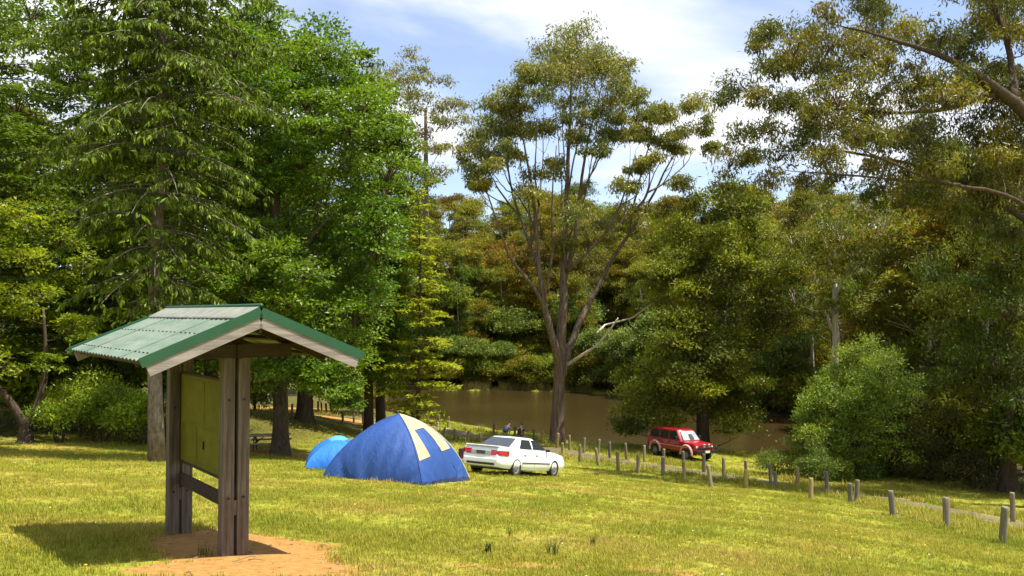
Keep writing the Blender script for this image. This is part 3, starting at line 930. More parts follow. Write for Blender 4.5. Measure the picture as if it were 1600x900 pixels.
# ------------------------------------------------------------------ left: spruce, oaks, yellow-green tree, shrubs
p_spruce = ground_at(243, 722); print("spruce", p_spruce)
conifer("spruce_tree", "spruce with grey scaly trunk and drooping pale tipped branches behind the shelter", "tree", p_spruce, 27.0, 4.7, 3.9, 0.26,
        0.56, 7, 0.12, -0.42, 0.74, 0.24, 0.065, L_SPRUCE, B_SPRUCE, 3, dens=1.0, prof=0.72, dead=26, tip=(2.1, 2.1, 1.2), tipshare=0.45, skip=0.13,
        shape=[(0, .35), (.07, .6), (.2, .8), (.33, 1.0), (.5, .95), (.75, .5), (1, .03)])
p_ced = on_ground(-30, 41)
conifer("cedar_tree", "dark conifer with flat layered branches at the edge of the clearing", "tree", p_ced, 23.0, 3.5, 6.2, 0.4,
        0.95, 7, 0.12, -0.16, 0.12, 0.26, 0.10, L_SPRUCE, B_DARK, 8, dens=0.9, prof=0.6, tip=(1.5, 1.5, 1.1), tipshare=0.3)
p_larch = on_ground(655, 57)
conifer("soft_conifer", "slender pale yellow green conifer with tiered sprays behind the tents", "tree", p_larch, 17.2, 0.9, 2.6, 0.15,
        0.68, 6, 0.10, -0.16, 0.10, 0.28, 0.10, L_LARCH, B_DARK, 4, dens=1.2, prof=0.62, tip=(1.35, 1.3, 1.2), tipshare=0.6, side=0.30, skip=0.12)

p_oak = ground_at(438, 712); print("oak", p_oak)
do = p_oak[1]
A = lambda px, py, off=0.0: at(px, py, do) + np.array([0, off, 0])
poly_tree("oak_tree", "broad glossy green tree with stout leaning trunk beside the picnic table", "tree", p_oak, 0.34, 0.15, A(432, 250),
          [(350, 60), (420, 25), (470, 60), (520, 90), (560, 130), (600, 200), (610, 300), (600, 400), (570, 480), (560, 560), (545, 600), (480, 570), (440, 560), (400, 590), (340, 540), (310, 400), (310, 200)],
          do, 3.6, 92, 1.35, 'oak', 18, 48, 0.19, 0.115, L_OAK, B_DARK, 21, squash=0.62,
          limbs=[([A(434, 520), A(455, 450, -1), A(490, 390, -2), A(530, 350, -2.4)], [.2, .15, .1, .04]), ([A(432, 480), A(400, 420, -1), A(360, 360, -1.6)], [.16, .11, .04])],
          extra=[(500, 592, do - 3.5, .8), (525, 612, do - 3.3, .75), (475, 580, do - 3.0, .8), (545, 630, do - 3.0, .6), (410, 560, do - 2.5, .8), (450, 470, do - 4, 1.1), (470, 430, do - 4.2, 1.0), (420, 400, do - 4, 1.1)])
p2 = ground_at(477, 652); print("oak2", p2); d2 = min(p2[1], 58); p2 = on_ground(477, d2)
A2 = lambda px, py, off=0.0: at(px, py, d2) + np.array([0, off, 0])
poly_tree("oak_tree", "dark trunked broadleaf tree shading the sandy bend of the track", "tree", p2, 0.5, 0.2, A2(500, 260),
          [(400, 120), (440, 60), (520, 85), (580, 88), (600, 150), (630, 230), (640, 270), (610, 320), (600, 400), (610, 470), (590, 560), (520, 560), (440, 540), (390, 400)],
          d2, 4.5, 84, 1.8, 'oak', 17, 44, 0.28, 0.17, L_OAK, B_DARK, 22, squash=0.62)
p3 = on_ground(577, 60)
A3 = lambda px, py, off=0.0: at(px, py, 60) + np.array([0, off, 0])
poly_tree("oak_tree", "slim broadleaf tree with bare crooked limbs next to the pale conifer", "tree", p3, 0.32, 0.14, A3(572, 330),
          [(540, 330), (600, 330), (640, 400), (625, 470), (640, 540), (610, 600), (580, 590), (545, 540), (530, 440)],
          60, 2.6, 44, 1.3, 'oak', 15, 42, 0.24, 0.14, L_OAK, B_DARK, 23, squash=0.6,
          limbs=[([A3(575, 500), A3(600, 485, -1), A3(625, 478, -1.5)], [.1, .08, .03]), ([A3(573, 420), A3(590, 412, -1), A3(618, 410, -1.6)], [.09, .06, .03])])
p3b = on_ground(597, 66)
poly_tree("oak_tree", "thick dark trunked tree at the water edge behind the pale conifer", "tree", p3b, 0.36, 0.2, at(600, 380, 66),
          [(560, 230), (620, 250), (640, 330), (640, 430), (610, 560), (560, 560), (540, 400)],
          66, 3, 26, 1.6, 'oak', 14, 36, 0.28, 0.16, L_OAK, B_DARK, 26, squash=0.62)
for (px, d, poly, lab, sd) in [(330, 46, [(240, 60), (330, 10), (420, 20), (440, 250), (420, 450), (400, 560), (300, 590), (240, 520), (230, 300)], "tall broadleaf tree filling the gap behind the spruce trunk", 24),
                               (120, 50, [(-20, 60), (40, 10), (110, 30), (180, 60), (250, 200), (250, 450), (230, 570), (120, 600), (0, 590), (-60, 400)], "broadleaf tree standing in shade behind the leafy shrubs", 25)]:
    pb = on_ground(px, d)
    poly_tree("oak_tree", lab, "tree", pb, 0.4, 0.18, at(px, 330, d), poly, d, 4.0, 84, 1.8, 'oak', 15, 44, 0.26, 0.16, L_OAK, B_DARK, sd, squash=0.62)

p_lime = ground_at(40, 692); print("lime", p_lime); dl = p_lime[1]
A = lambda px, py, off=0.0: at(px, py, dl) + np.array([0, off, 0])
poly_tree("lime_tree", "low forked tree with bright yellow green leaves beside the leafy shrubs", "tree", p_lime, 0.32, 0.2, A(40, 655),
          [(-150, 400), (-60, 350), (20, 340), (70, 320), (100, 370), (110, 470), (105, 560), (70, 600), (0, 580), (-120, 600)],
          dl, 3.0, 40, 0.95, 'oak', 14, 36, 0.17, 0.10, L_LIME, B_DARK, 31, squash=0.65, wob=0.0,
          limbs=[([A(40, 672), A(25, 630, -.2), A(0, 595, -.5), A(-30, 520, -.6)], [.2, .16, .12, .05]), ([A(40, 672), A(58, 630, .2), A(66, 580, .4), A(60, 480, .4)], [.2, .16, .12, .05])])

def shrub(label, px, py_top, wpx, base_px_y, seed, mat, tints=GREEN3, kind='bush', L=0.2, W=0.075, n=9, name="leafy_shrub", cat="shrub", group=None, dens=34):
    b_ = ground_at(px, base_px_y); d = b_[1]; k = d / F
    w = wpx * k / 2; h = (base_px_y - py_top) * k
    r = np.random.default_rng(seed)
    root = empty(name, b_, 0, label, cat, group)
    sk = Skeleton(r, 6); fo = Foliage(r)
    for i in range(5):
        t = r.uniform(0, 2 * np.pi); dr = np.array([math.cos(t), math.sin(t), 0])
        sk.limb([b_ - [0, 0, .1] + dr * .08, b_ + dr * w * .25 + [0, 0, h * .3], b_ + dr * w * .5 + [0, 0, h * .65]], [.04, .03, .012], 0.02)
    for i in range(n):
        t = r.uniform(0, 2 * np.pi); rr = math.sqrt(r.uniform()) * w * 0.72; z = h * (0.28 + 0.52 * (1 - rr / w) * r.uniform(.5, 1.1))
        c = b_ + np.array([rr * math.cos(t), rr * math.sin(t), z])
        R = min(w, h) * 0.46 * r.uniform(.8, 1.15)
        sk.reach(c, R, 0.2)
        clump(fo, None, c, (R, R, R * .8), kind, 12, dens, L, W, tints)
    sk.mb.v = [v - b_ for v in sk.mb.v]
    sk.mb.build("stem", B_DARK, root, smooth=True)
    fo.build("foliage", mat, root, b_)
    return root
shrub("wide leafy shrub at the foot of the forked yellow green tree", 92, 590, 110, 692, 41, L_RHODO)
shrub("bright leafy shrub with long glossy leaves midway between forked tree and spruce", 160, 585, 130, 690, 42, L_RHODO, n=11)
shrub("leafy shrub growing close to the spruce trunk", 225, 600, 100, 694, 43, L_RHODO)
shrub("tall shaded shrub rising behind the glossy leafy shrubs", 130, 560, 150, 683, 44, L_RHODO, n=11)
shrub("leafy shrub seen past the shelter's far posts", 292, 600, 80, 690, 45, L_RHODO)

# ------------------------------------------------------------------ middle right: tree behind the four-wheel drive, wattle, scrub
p_bw = on_ground(1097, 60.5); db = p_bw[1]; print("blackwood", p_bw)
A = lambda px, py, off=0.0: at(px, py, db) + np.array([0, off, 0])
poly_tree("blackwood_tree", "dense olive tree with dark trunk directly behind the red four-wheel drive", "tree", p_bw, 0.42, 0.14, A(1098, 340),
          [(962, 655), (1000, 610), (1025, 560), (1035, 500), (1030, 420), (1050, 350), (1080, 310), (1130, 300), (1180, 315), (1210, 400), (1212, 480), (1195, 530), (1165, 600), (1170, 650), (1150, 680), (1080, 640), (1000, 680)],
          db, 3.6, 100, 1.35, 'bush', 16, 44, 0.28, 0.11, L_WATTLE, B_DARK, 51, tints=[(0.85, 0.78, 0.4), (1.1, 1.0, .42), (.62, .58, .4), (1.4, 1.25, .5)], squash=0.55)
p_wt = ground_at(1340, 745); dw = p_wt[1]; print("wattle", p_wt)
poly_tree("wattle_bush", "fresh green feathery bush beyond the bollards", "bush", p_wt, 0.14, 0.05, at(1345, 600, dw),
          [(1258, 665), (1262, 625), (1300, 595), (1320, 560), (1372, 535), (1400, 565), (1420, 605), (1430, 650), (1425, 735), (1360, 748), (1280, 746), (1255, 700)],
          dw, 2.2, 58, 0.85, 'bush', 14, 44, 0.20, 0.065, L_WATTLE, B_DARK, 52, tints=[(1.35, 1.45, 1), (1.6, 1.6, 1.0), (1.1, 1.25, .9)], squash=0.7)
p_sc = ground_at(1445, 748); dsx = p_sc[1]
poly_tree("scrub_bush", "dull olive brown bush next to the feathery green bush", "bush", p_sc, 0.1, 0.04, at(1440, 670, dsx),
          [(1385, 660), (1415, 622), (1450, 615), (1475, 640), (1492, 680), (1475, 730), (1430, 745), (1385, 735)],
          dsx, 1.8, 32, 0.75, 'bush', 14, 44, 0.17, 0.04, L_SCRUB, B_DARK, 53, tints=[(1.5, 1.5, 1.2), (1.8, 1.6, 1.1), (1.2, 1.3, 1.1)], squash=0.75)
shrub("low rank green growth at the water's edge right of the four-wheel drive", 1215, 702, 70, 742, 61, L_WATTLE, n=7, L=.26, W=.04)
shrub("low dark brush under the feathery green bush", 1285, 700, 70, 752, 62, L_WATTLE, tints=[(.7, .8, .7)], n=7, L=.26, W=.05)
shrub("tangled brown scrub by the far dark trunk", 1530, 690, 90, 764, 63, L_SCRUB, n=9, L=.22, W=.05)
shrub("small feathery sapling in front of the four-wheel drive's tree", 1145, 620, 50, 702, 64, L_WATTLE, tints=[(1, .98, .8)], n=8, L=.22, W=.06)

# ------------------------------------------------------------------ right: big overhanging gum (trunk beyond the frame) and shaded gum
def right_gum():
    d = 38.0
    base = on_ground(1700, d)
    A = lambda px, py, off=0.0: at(px, py, d) + np.array([0, off, 0])
    limbs = [([A(1668, 420), A(1610, 350, -1), A(1560, 318, -1.5), A(1500, 305, -2), A(1437, 300, -2.2), A(1355, 270, -2.4), A(1304, 245, -2.4)], [.13, .11, .09, .08, .06, .05, .02]),
             ([A(1650, 250), A(1600, 178, -.3), A(1555, 150, -.5), A(1510, 122, -.8), A(1450, 95, -1), A(1370, 70, -1), A(1290, 50, -1)], [.34, .3, .24, .17, .12, .07, .02]),
             ([A(1575, 160, -.4), A(1590, 110, .3), A(1583, 50, .6), A(1560, -30, .8)], [.2, .15, .12, .06]),
             ([A(1545, 150, -.5), A(1490, 165, 1.2), A(1420, 160, 2), A(1340, 150, 2.4), A(1250, 140, 2.4)], [.14, .1, .07, .05, .02]),
             ([A(1655, 380), A(1590, 300, 1.8), A(1500, 250, 2.4), A(1420, 230, 2.6), A(1330, 215, 2.6), A(1240, 220, 2.4)], [.18, .13, .09, .07, .05, .02]),
             ([A(1460, 300, -2.2), A(1390, 292, -1.6), A(1300, 278, -1), A(1220, 270, -.6)], [.07, .05, .04, .015])]
    poly_tree("gum_tree", "large overhanging gum with thick grey limb and hanging leaves above the track", "tree", base, 0.6, 0.42, A(1660, 200),
              [(1215, 5), (1160, 90), (1160, 130), (1230, 150), (1175, 200), (1160, 240), (1165, 280), (1230, 285), (1300, 262), (1400, 290), (1480, 320), (1560, 350), (1640, 380), (1680, 200), (1680, -30), (1450, -40)],
              d, 4.0, 150, 0.9, 'gum', 13, 44, 0.26, 0.065, L_GUM, B_DARK, 71, back=1.5, tints=[(.62, .66, .5), (.85, .78, .45), (.5, .56, .5), (1.0, .85, .42)], squash=0.85, rise=0.1, limbs=limbs)
right_gum()
p_rt = ground_at(1576, 768); dr_ = p_rt[1]; print("right dark", p_rt)
poly_tree("gum_tree", "shaded gum with straight blackish trunk beyond the end bollards", "tree", p_rt, 0.36, 0.16, at(1580, 420, dr_),
          [(1470, 420), (1530, 350), (1600, 330), (1700, 350), (1720, 520), (1680, 640), (1600, 640), (1520, 610), (1460, 540)],
          dr_, 3.5, 70, 1.35, 'gum', 15, 42, 0.26, 0.065, L_FOREST, B_DARK, 72, tints=[(.75, .75, .7), (.95, .85, .6), (.6, .68, .7)], squash=0.8)
p_rb = on_ground(1302, 58)
A = lambda px, py, off=0.0: at(px, py, 58) + np.array([0, off, 0])
poly_tree("gum_tree", "gum with pale bare forked limbs rising above the feathery green bush", "tree", p_rb, 0.3, 0.16, A(1304, 440),
          [(1230, 370), (1270, 320), (1330, 310), (1390, 330), (1400, 420), (1370, 480), (1330, 520), (1270, 520), (1235, 450)],
          58, 3.2, 26, 1.2, 'gum', 12, 34, 0.32, 0.08, L_FOREST, B_PALE, 73, tints=[(.85, .85, .75), (1.1, 1, .7), (.7, .75, .7)], squash=0.75,
          limbs=[([A(1303, 520), A(1285, 485, -.5), A(1262, 462, -1)], [.12, .08, .03]), ([A(1304, 470), A(1320, 420, -.4), A(1345, 385, -.6)], [.1, .07, .03]), ([A(1303, 450), A(1290, 390, -.5), A(1270, 350, -.8)], [.1, .06, .03])])
# tall thin crown against the sky beyond the left arm of the lake
p_tg = on_ground(668, 122)
A = lambda px, py, off=0.0: at(px, py, 122) + np.array([0, off, 0])
poly_tree("gum_tree", "very tall sparse crowned gum showing against the sky behind the broadleaf trees", "tree", p_tg, 0.7, 0.2, A(665, 170),
          [(575, 130), (600, 90), (650, 85), (680, 130), (735, 165), (735, 190), (690, 230), (700, 290), (640, 330), (590, 260), (570, 200)],
          122, 5, 44, 2.0, 'gum', 11, 26, 0.55, 0.15, L_GUM, B_GUM, 74, tints=[(.9, .85, .7), (.75, .75, .65), (1.05, .95, .7)], squash=0.6, rise=0.5)

# ------------------------------------------------------------------ forest on the far bank
FOREST_T = [(1, 1, 1), (1.3, 1.08, .6), (.75, .85, .9), (1.3, 1.0, .55), (.9, 1.0, .8), (1.15, 1.12, .7)]
def forest_proto(kind_name, seed, H, cw, lo, n, leafmat, barkmat, tints, L=0.42, W=0.15, kind='gum', tr=0.22):
    r = np.random.default_rng(seed)
    root = empty(kind_name, (0, 0, 0))
    sk = Skeleton(r, 7); fo = Foliage(r)
    top = np.array([r.normal() * .5, r.normal() * .5, H * 0.86])
    flare_trunk(sk, (0, 0, 0), top, tr, 0.07, 0.25, 6, 1.3)
    for i in range(n):
        f = lo + (1 - lo) * r.uniform() ** 0.8
        w = cw * math.sqrt(max(0.05, 1 - ((f - (lo + 1) / 2) / ((1 - lo) / 2 + .05)) ** 2))
        t = i * 2.4 + r.uniform(-.4, .4); rr = w * math.sqrt(r.uniform(0.1, 1))
        c = np.array([rr * math.cos(t), rr * math.sin(t), f * H * 0.95])
        R = cw * r.uniform(.40, .62)
        sk.reach(c, R, 0.4, 0.02, 0.012)
        clump(fo, None, c, (R, R, R * .68), kind, 14, 36, L, W, tints)
    sk.mb.build("trunk", barkmat, root, smooth=True)
    fo.build("crown", leafmat, root, (0, 0, 0))
    return root
PROTO = [forest_proto("forest_gum", 101, 22, 3.4, .46, 24, L_FOREST, B_PALE, FOREST_T[:4]),
         forest_proto("forest_gum", 102, 20, 3.8, .28, 26, L_FOREST, B_GUM, FOREST_T[1:5]),
         forest_proto("forest_gum", 103, 24, 3.2, .5, 24, L_FOREST, B_PALE, [FOREST_T[0], FOREST_T[4]]),
         forest_proto("forest_gum", 104, 18, 3.6, .24, 26, L_FOREST, B_GUM, [FOREST_T[3], FOREST_T[1], (1.5, .92, .5)]),
         forest_proto("forest_gum", 105, 21, 3.6, .26, 26, L_FOREST, B_PALE, FOREST_T[2:], kind='oak')]
BUSHES = [forest_proto("bank_shrub", 111, 4.6, 2.3, .12, 13, L_FOREST, B_DARK, [(1, 1.1, .8), (1.3, 1.3, .8)], .32, .13, 'bush', .08),
          forest_proto("bank_shrub", 112, 6.2, 2.2, .10, 14, L_WATTLE, B_DARK, [(.9, 1, .9), (1.3, 1.3, 1)], .32, .13, 'bush', .08),
          forest_proto("bank_shrub", 113, 3.6, 2.4, .12, 12, L_FOREST, B_DARK, [(1.4, 1.25, .6), (1.1, 1.1, .7)], .32, .13, 'bush', .08)]
r_f = np.random.default_rng(77)
first = {}
def place(proto, x, y, sc, label, cat, group, zoff=0.0):
    o = proto if id(proto) not in first else copy_tree(proto)
    first[id(proto)] = True
    o.location = (x, y, gz(x, y) + zoff); o.rotation_euler = (0, 0, r_f.uniform(0, 6.28)); o.scale = (sc * r_f.uniform(.88, 1.12), sc * r_f.uniform(.88, 1.12), sc)
    return tag(o, label, cat, group)
nf = 0
LAB = {0: "slim pale trunked gum in the far bank forest", 1: "brown trunked olive gum in the far bank forest", 2: "tall pale trunked dull green gum in the far bank forest",
       3: "rust orange crowned gum in the far bank forest", 4: "rounded yellow olive crowned gum in the far bank forest"}
for d, step, sc in [(118, 4.6, .66), (124, 4.6, .78), (131, 5.4, .86), (140, 5.8, .92), (151, 6.2, .94), (164, 6.8, .95), (180, 7.4, .95), (200, 8.5, .95)]:
    x0, x1 = -0.21 * d, 0.42 * d
    for x in np.arange(x0, x1, step):
        xx = x + r_f.uniform(-.4, .4) * step; yy = d + r_f.uniform(-2.5, 2.5)
        if gz(xx, yy) < 0.6: continue
        if d < 122 and r_f.uniform() < .25: continue
        k = int(r_f.choice(5, p=[.25, .22, .22, .08, .23]))
        place(PROTO[k], xx, yy, sc * r_f.uniform(.82, 1.15), LAB[k] + ("" if k < 0 else (" close to the water" if d < 126 else " half way up the slope" if d < 155 else " along the ridge")), "tree", "far bank forest gums"); nf += 1
for (px, d, sc, k) in [(930, 152, .95, 1), (950, 160, .95, 4), (965, 170, .95, 1), (940, 178, 1.0, 4), (985, 150, .9, 1), (910, 166, 1.0, 2), (955, 190, 1.0, 1), (975, 140, .85, 4), (935, 140, .85, 1), (745, 119, .62, 3), (770, 126, .8, 3), (800, 130, .85, 3), (835, 122, .72, 3), (725, 130, .9, 3), (850, 134, .85, 3), (785, 138, .95, 3), (1010, 128, .8, 3)]:
    q = on_ground(px, d); place(PROTO[k], q[0], q[1], sc, LAB[k] + (" behind the tall shore gum" if k != 3 else " beyond the open water"), "tree", "far bank forest gums"); nf += 1
# shrubs along the far water's edge
BL = {0: "dark rounded shrub overhanging the far water edge", 1: "tall grey green shrub on the far water edge", 2: "low olive shrub on the far water edge"}
for px in np.arange(575, 1330, 14):
    d = 100.0 if px < 1000 else 66.0
    x = (px - 800) / F * d
    while gz(x, d) < 0.25 and d < 122:
        d += 0.25; x = (px - 800) / F * d
    x = (px + r_f.uniform(-5, 5) - 800) / F * d
    k = int(r_f.integers(3)); place(BUSHES[k], x, d + r_f.uniform(.2, 2.4), r_f.uniform(.75, 1.15), BL[k], "shrub", "far bank shrubs"); nf += 1
for px in np.arange(600, 1330, 13):
    d = r_f.uniform(119, 134) if px < 960 else r_f.uniform(100, 122)
    x = (px + r_f.uniform(-8, 8) - 800) / F * d
    if gz(x, d) < .5: continue
    k = int(r_f.integers(3)); place(BUSHES[k], x, d, r_f.uniform(.9, 1.5), "undergrowth shrub between the trunks of the far bank forest", "shrub", "far bank undergrowth"); nf += 1
# right-hand forest on the near side
RL = {0: "tall pale trunked gum in the shaded forest right of the lake", 1: "brown trunked gum in the shaded forest right of the lake", 2: "dull green gum in the shaded forest right of the lake",
      3: "rusty gum in the shaded forest right of the lake", 4: "rounded olive gum in the shaded forest right of the lake"}
for px, d, sc, k in [(1235, 78, .78, 4), (1262, 70, .72, 1), (1345, 66, .80, 2), (1395, 60, .78, 1), (1440, 54, .74, 4), (1500, 58, .86, 1), (1545, 52, .80, 4), (1600, 50, .82, 2), (1640, 56, .95, 1),
                     (1420, 72, .98, 4), (1480, 70, 1.0, 2), (1540, 68, 1.0, 3), (1600, 66, 1.05, 1), (1310, 82, .92, 1), (1370, 84, .98, 4), (1270, 90, .95, 2), (1460, 88, 1.15, 1), (1540, 85, 1.15, 4), (1215, 88, .8, 1), (1660, 60, 1.0, 4), (1180, 106, .9, 4), (1150, 112, .8, 1), (1200, 112, .8, 0), (1240, 104, .8, 4), (1175, 96, .75, 4), (1205, 92, .7, 1), (1230, 84, .7, 2), (1255, 80, .7, 4), (1140, 104, .75, 2), (1290, 76, .75, 4)]:
    q = on_ground(px, d)
    if q[2] < .2: continue
    place(PROTO[k], q[0], q[1], sc, RL[k], "tree", "shaded forest gums right of the lake"); nf += 1
for px, d, sc, k in [(1330, 54, 1, 0), (1390, 52, 1.1, 1), (1450, 50, 1.1, 0), (1500, 50, 1, 2), (1550, 48, 1.0, 0), (1620, 44, 1.1, 0), (1250, 66, 1.1, 1), (1210, 72, 1.1, 0), (1300, 64, 1.2, 0), (1480, 56, 1.4, 1)]:
    q = on_ground(px, d)
    if q[2] < .2: continue
    place(BUSHES[k], q[0], q[1], sc, "shadowed understorey shrub in the forest right of the lake", "shrub", "understorey shrubs right of the lake"); nf += 1
# left: trees beyond the oaks
for px, d, sc, k in [(690, 118, .95, 1), (640, 119, 1.1, 4), (600, 120, 1.15, 1), (560, 105, 1.05, 4), (520, 100, 1.1, 1), (470, 96, 1.15, 2), (420, 90, 1.1, 4), (370, 88, 1.15, 1), (300, 80, 1.1, 4), (220, 76, 1.1, 1), (140, 72, 1.1, 4), (60, 66, 1.05, 1), (0, 60, 1.0, 4), (-60, 56, 1.0, 1)]:
    q = on_ground(px, d)
    if q[2] < .2: continue
    place(PROTO[k], q[0], q[1], sc, "gum in the woods behind the broadleaf trees", "tree", "woods behind the broadleaf trees"); nf += 1
for px, d, sc, k in [(30, 47, 1.1, 0), (90, 46, 1.2, 1), (300, 56, 1.1, 0), (350, 55, 1.2, 0), (400, 66, 1.2, 0), (440, 72, 1.2, 1), (520, 78, 1.1, 0), (560, 80, 1.0, 0), (-20, 42, 1.0, 0), (170, 54, 1.3, 1), (215, 56, 1.2, 0), (255, 60, 1.3, 1), (130, 58, 1.3, 0), (180, 66, 1.4, 1), (90, 64, 1.3, 0), (240, 72, 1.4, 0)]:
    q = on_ground(px, d)
    place(BUSHES[k], q[0], q[1], sc, "dark understorey shrub beneath the broadleaf trees", "shrub", "understorey shrubs beneath the broadleaf trees"); nf += 1
print("forest things", nf)
for (px, d, H, sd, lab) in [(712, 121, 18, 14, "dark green pine on the far bank beside the pale conifer"), (742, 124, 15, 15, "shorter dark green pine on the far bank left of the tall gum")]:
    conifer("pine_tree", lab, "tree", on_ground(px, d), H, 1.5, 3.6, 0.25, 0.9, 6, 0.2, -0.2, 0.2, 0.5, 0.18, L_OAK, B_DARK, sd, dens=0.55, prof=0.6, tip=(1.3, 1.2, 1), tipshare=.2, side=.4)

# ================================================================== things
W_POST = wood("weathered_post", (0.060, 0.043, 0.030), (0.215, 0.170, 0.130))
W_BOARD = wood("grey_board", (0.17, 0.14, 0.118), (0.40, 0.345, 0.30), axis='X')
W_FRAME = wood("dark_frame_timber", (0.03, 0.019, 0.011), (0.085, 0.055, 0.032), axis='X')
W_TABLE = wood("table_timber", (0.14, 0.11, 0.08), (0.36, 0.30, 0.23), axis='X')
W_BOLL = wood("bollard_timber", (0.15, 0.115, 0.06), (0.38, 0.305, 0.18))
def roof_mat():
    m, n, l, b = new_mat("green_roof_iron")
    tc = n.new("ShaderNodeTexCoord")
    mp = n.new("ShaderNodeMapping"); mp.inputs["Scale"].default_value = (3.0, 0.7, 3)
    l.new(tc.outputs["Object"], mp.inputs[0])
    a = noise(n, l, mp.outputs[0], 2.2, 8, 0.65, 0.4); c = noise(n, l, tc.outputs["Object"], 1.1, 4)
    ra = ramp(n, [(0.40, (0.120, 0.168, 0.122)), (0.56, (0.160, 0.203, 0.152)), (0.74, (0.235, 0.225, 0.175))])
    l.new(a.outputs["Fac"], ra.inputs[0])
    rc = ramp(n, [(0.35, (0.8, 0.85, 0.8)), (0.7, (1.1, 1.06, 1.05))]); l.new(c.outputs["Fac"], rc.inputs[0])
    mx = n.new("ShaderNodeMixRGB"); mx.blend_type = 'MULTIPLY'; mx.inputs[0].default_value = 1
    l.new(ra.outputs[0], mx.inputs[1]); l.new(rc.outputs[0], mx.inputs[2]); l.new(mx.outputs[0], b.inputs["Base Color"])
    b.inputs["Roughness"].default_value = 0.5
    return m
M_ROOF = roof_mat()
M_TRIM = plain("green_trim", (0.013, 0.075, 0.030), 0.5, var=0.12, scale=5)
M_RIDGE = plain("grey_green_cap", (0.20, 0.205, 0.165), 0.6, var=0.25, scale=6)

# ------------------------------------------------------------------ information shelter
def shelter():
    zc = [gz(*K_NEAR), gz(*K_FAR)]
    root = empty("information_shelter", (K_MID[0], K_MID[1], min(zc)), math.atan2(KV[1], KV[0]),
                 "timber information shelter with green gabled iron roof on bare sandy ground", "shelter")
    # local frame: x across the gable (v), y along the ridge away from the camera (u)
    z0 = min(zc)
    apex = CAM_Z + 0.034 - z0               # height of the ridge above the base
    w = 1.14; sl = 0.0555 * KD / 1.2      # half width, roof slope (rise per metre)
    y0 = -float(np.dot(K_MID - K_APEX, KU)); y1 = y0 + 0.372 * KD
    yn = float(np.dot(K_NEAR - K_MID, KU)); yf = float(np.dot(K_FAR - K_MID, KU))
    ang = math.atan(sl)
    # posts in pairs
    top = apex - 0.36
    for yy, zz in ((yn, zc[0] - z0), (yf, zc[1] - z0)):
        for sx in (-1, 1):
            mb = MB(); mb.box((0, 0, (top - zz + 0.25) / 2 - 0.25 + zz / 2), (0.132, 0.14, top - zz + 0.25))
            o = mb.build("post", W_POST, root, bevel=0.008); o.location = (sx * 0.084, yy, zz / 2)
            for hz in (0.55, 1.62):
                bo = MB(); bo.lathe([(0.001, -0.088), (0.013, -0.087), (0.013, -0.06)], 8, 'Y', (0, 0.0, hz + zz))
                bo.build("bolt", M_DARKMETAL, o)
        sp = MB(); sp.box((0, yy, 0.52 + zz), (0.05, 0.11, 0.16)); sp.build("spacer_block", W_POST, root)
    # beams: one along the ridge between the post pairs, cross ties at each pair, king posts
    mb = MB(); mb.box((0, (yn + yf) / 2, top - 0.09), (0.045, yf - yn + 0.3, 0.16)); mb.build("long_beam", W_FRAME, root)
    for yy in (yn, yf):
        tie = MB(); tie.box((0, yy - 0.095, top - 0.085), (1.22, 0.05, 0.15)); tie.build("tie_beam", W_FRAME, root, bevel=0.004)
        king = MB(); king.box((0, yy - 0.095, top + 0.16), (0.12, 0.045, 0.22)); king.build("king_post", W_FRAME, root)
        for s in (-1, 1):
            rf = MB(); t = np.array([math.cos(ang), 0, -math.sin(ang) * 1.0])
            a = np.array([0, yy - 0.04, apex - 0.10]); rf.beam(a, a + np.array([s * w * 0.93, 0, -sl * w * 0.93]), 0.045, 0.10)
            rf.build("rafter", W_FRAME, root)
    for s in (-1, 1):
        for f in (0.12, 0.52, 0.92):
            pu = MB(); pu.box((0, 0, 0), (0.07, y1 - y0 - 0.12, 0.04)); o = pu.build("purlin", W_FRAME, root)
            o.location = (s * f * w, (y0 + y1) / 2, apex - sl * f * w - 0.048); o.rotation_euler = (0, s * ang, 0); o.location.z -= 0.03
        # corrugated roof slope: ribs run from ridge to eave
        for si in range(4):
          nu, nv = 48, 6
          ya = y0 - 0.005 + (y1 - y0 + 0.01) * si / 4; yb = y0 - 0.005 + (y1 - y0 + 0.01) * (si + 1) / 4 + (0.05 if si < 3 else 0)
          yy = np.linspace(ya, yb, nu); xx = np.linspace(0.02, w + 0.03 + 0.006 * (si % 2), nv)
          G = np.zeros((nu, nv, 3)); cor = 0.008 * np.sin(yy * 2 * np.pi / 0.152) + 0.004 * (si % 2)
          for j in range(nv):
            G[:, j, 0] = s * xx[j]; G[:, j, 1] = yy; G[:, j, 2] = apex - sl * xx[j] + cor
          up = MB(); up.grid(G); G2 = G.copy(); G2[:, :, 2] -= 0.012; up.grid(G2[::-1])
          o = up.build("roof_sheet", M_ROOF, root, smooth=True)
          for f in (0.12, 0.52, 0.92):
            sc_ = MB()
            for yq in np.arange(ya + .11, yb - .03, .152): sc_.lathe([(.011, .0), (.011, .008), (.001, .012)], 6, 'Z', (s * f * w, yq, apex - sl * f * w + .008))
            sc_.build("roof_screws", M_DARKMETAL, o)
    cap = MB(); pr = [(-0.24, -0.24 * sl + 0.016), (-0.23, -0.23 * sl + 0.024), (-0.03, 0.03), (0, 0.042), (0.03, 0.03), (0.23, -0.23 * sl + 0.024), (0.24, -0.24 * sl + 0.016)]
    G = np.array([[(x, y, apex + z + 0.004) for x, z in pr] for y in (y0 - 0.03, y1 + 0.03)]); cap.grid(G)
    G2 = G.copy(); G2[:, :, 2] -= 0.008; cap.grid(G2[::-1]); cap.build("ridge_cap", M_RIDGE, root)
    lip = MB(); lip.tube([(0, y0 - 0.035, apex + 0.052), (0, y1 + 0.035, apex + 0.052)], 0.018, 8); lip.build("ridge_roll", M_TRIM, root, smooth=True)
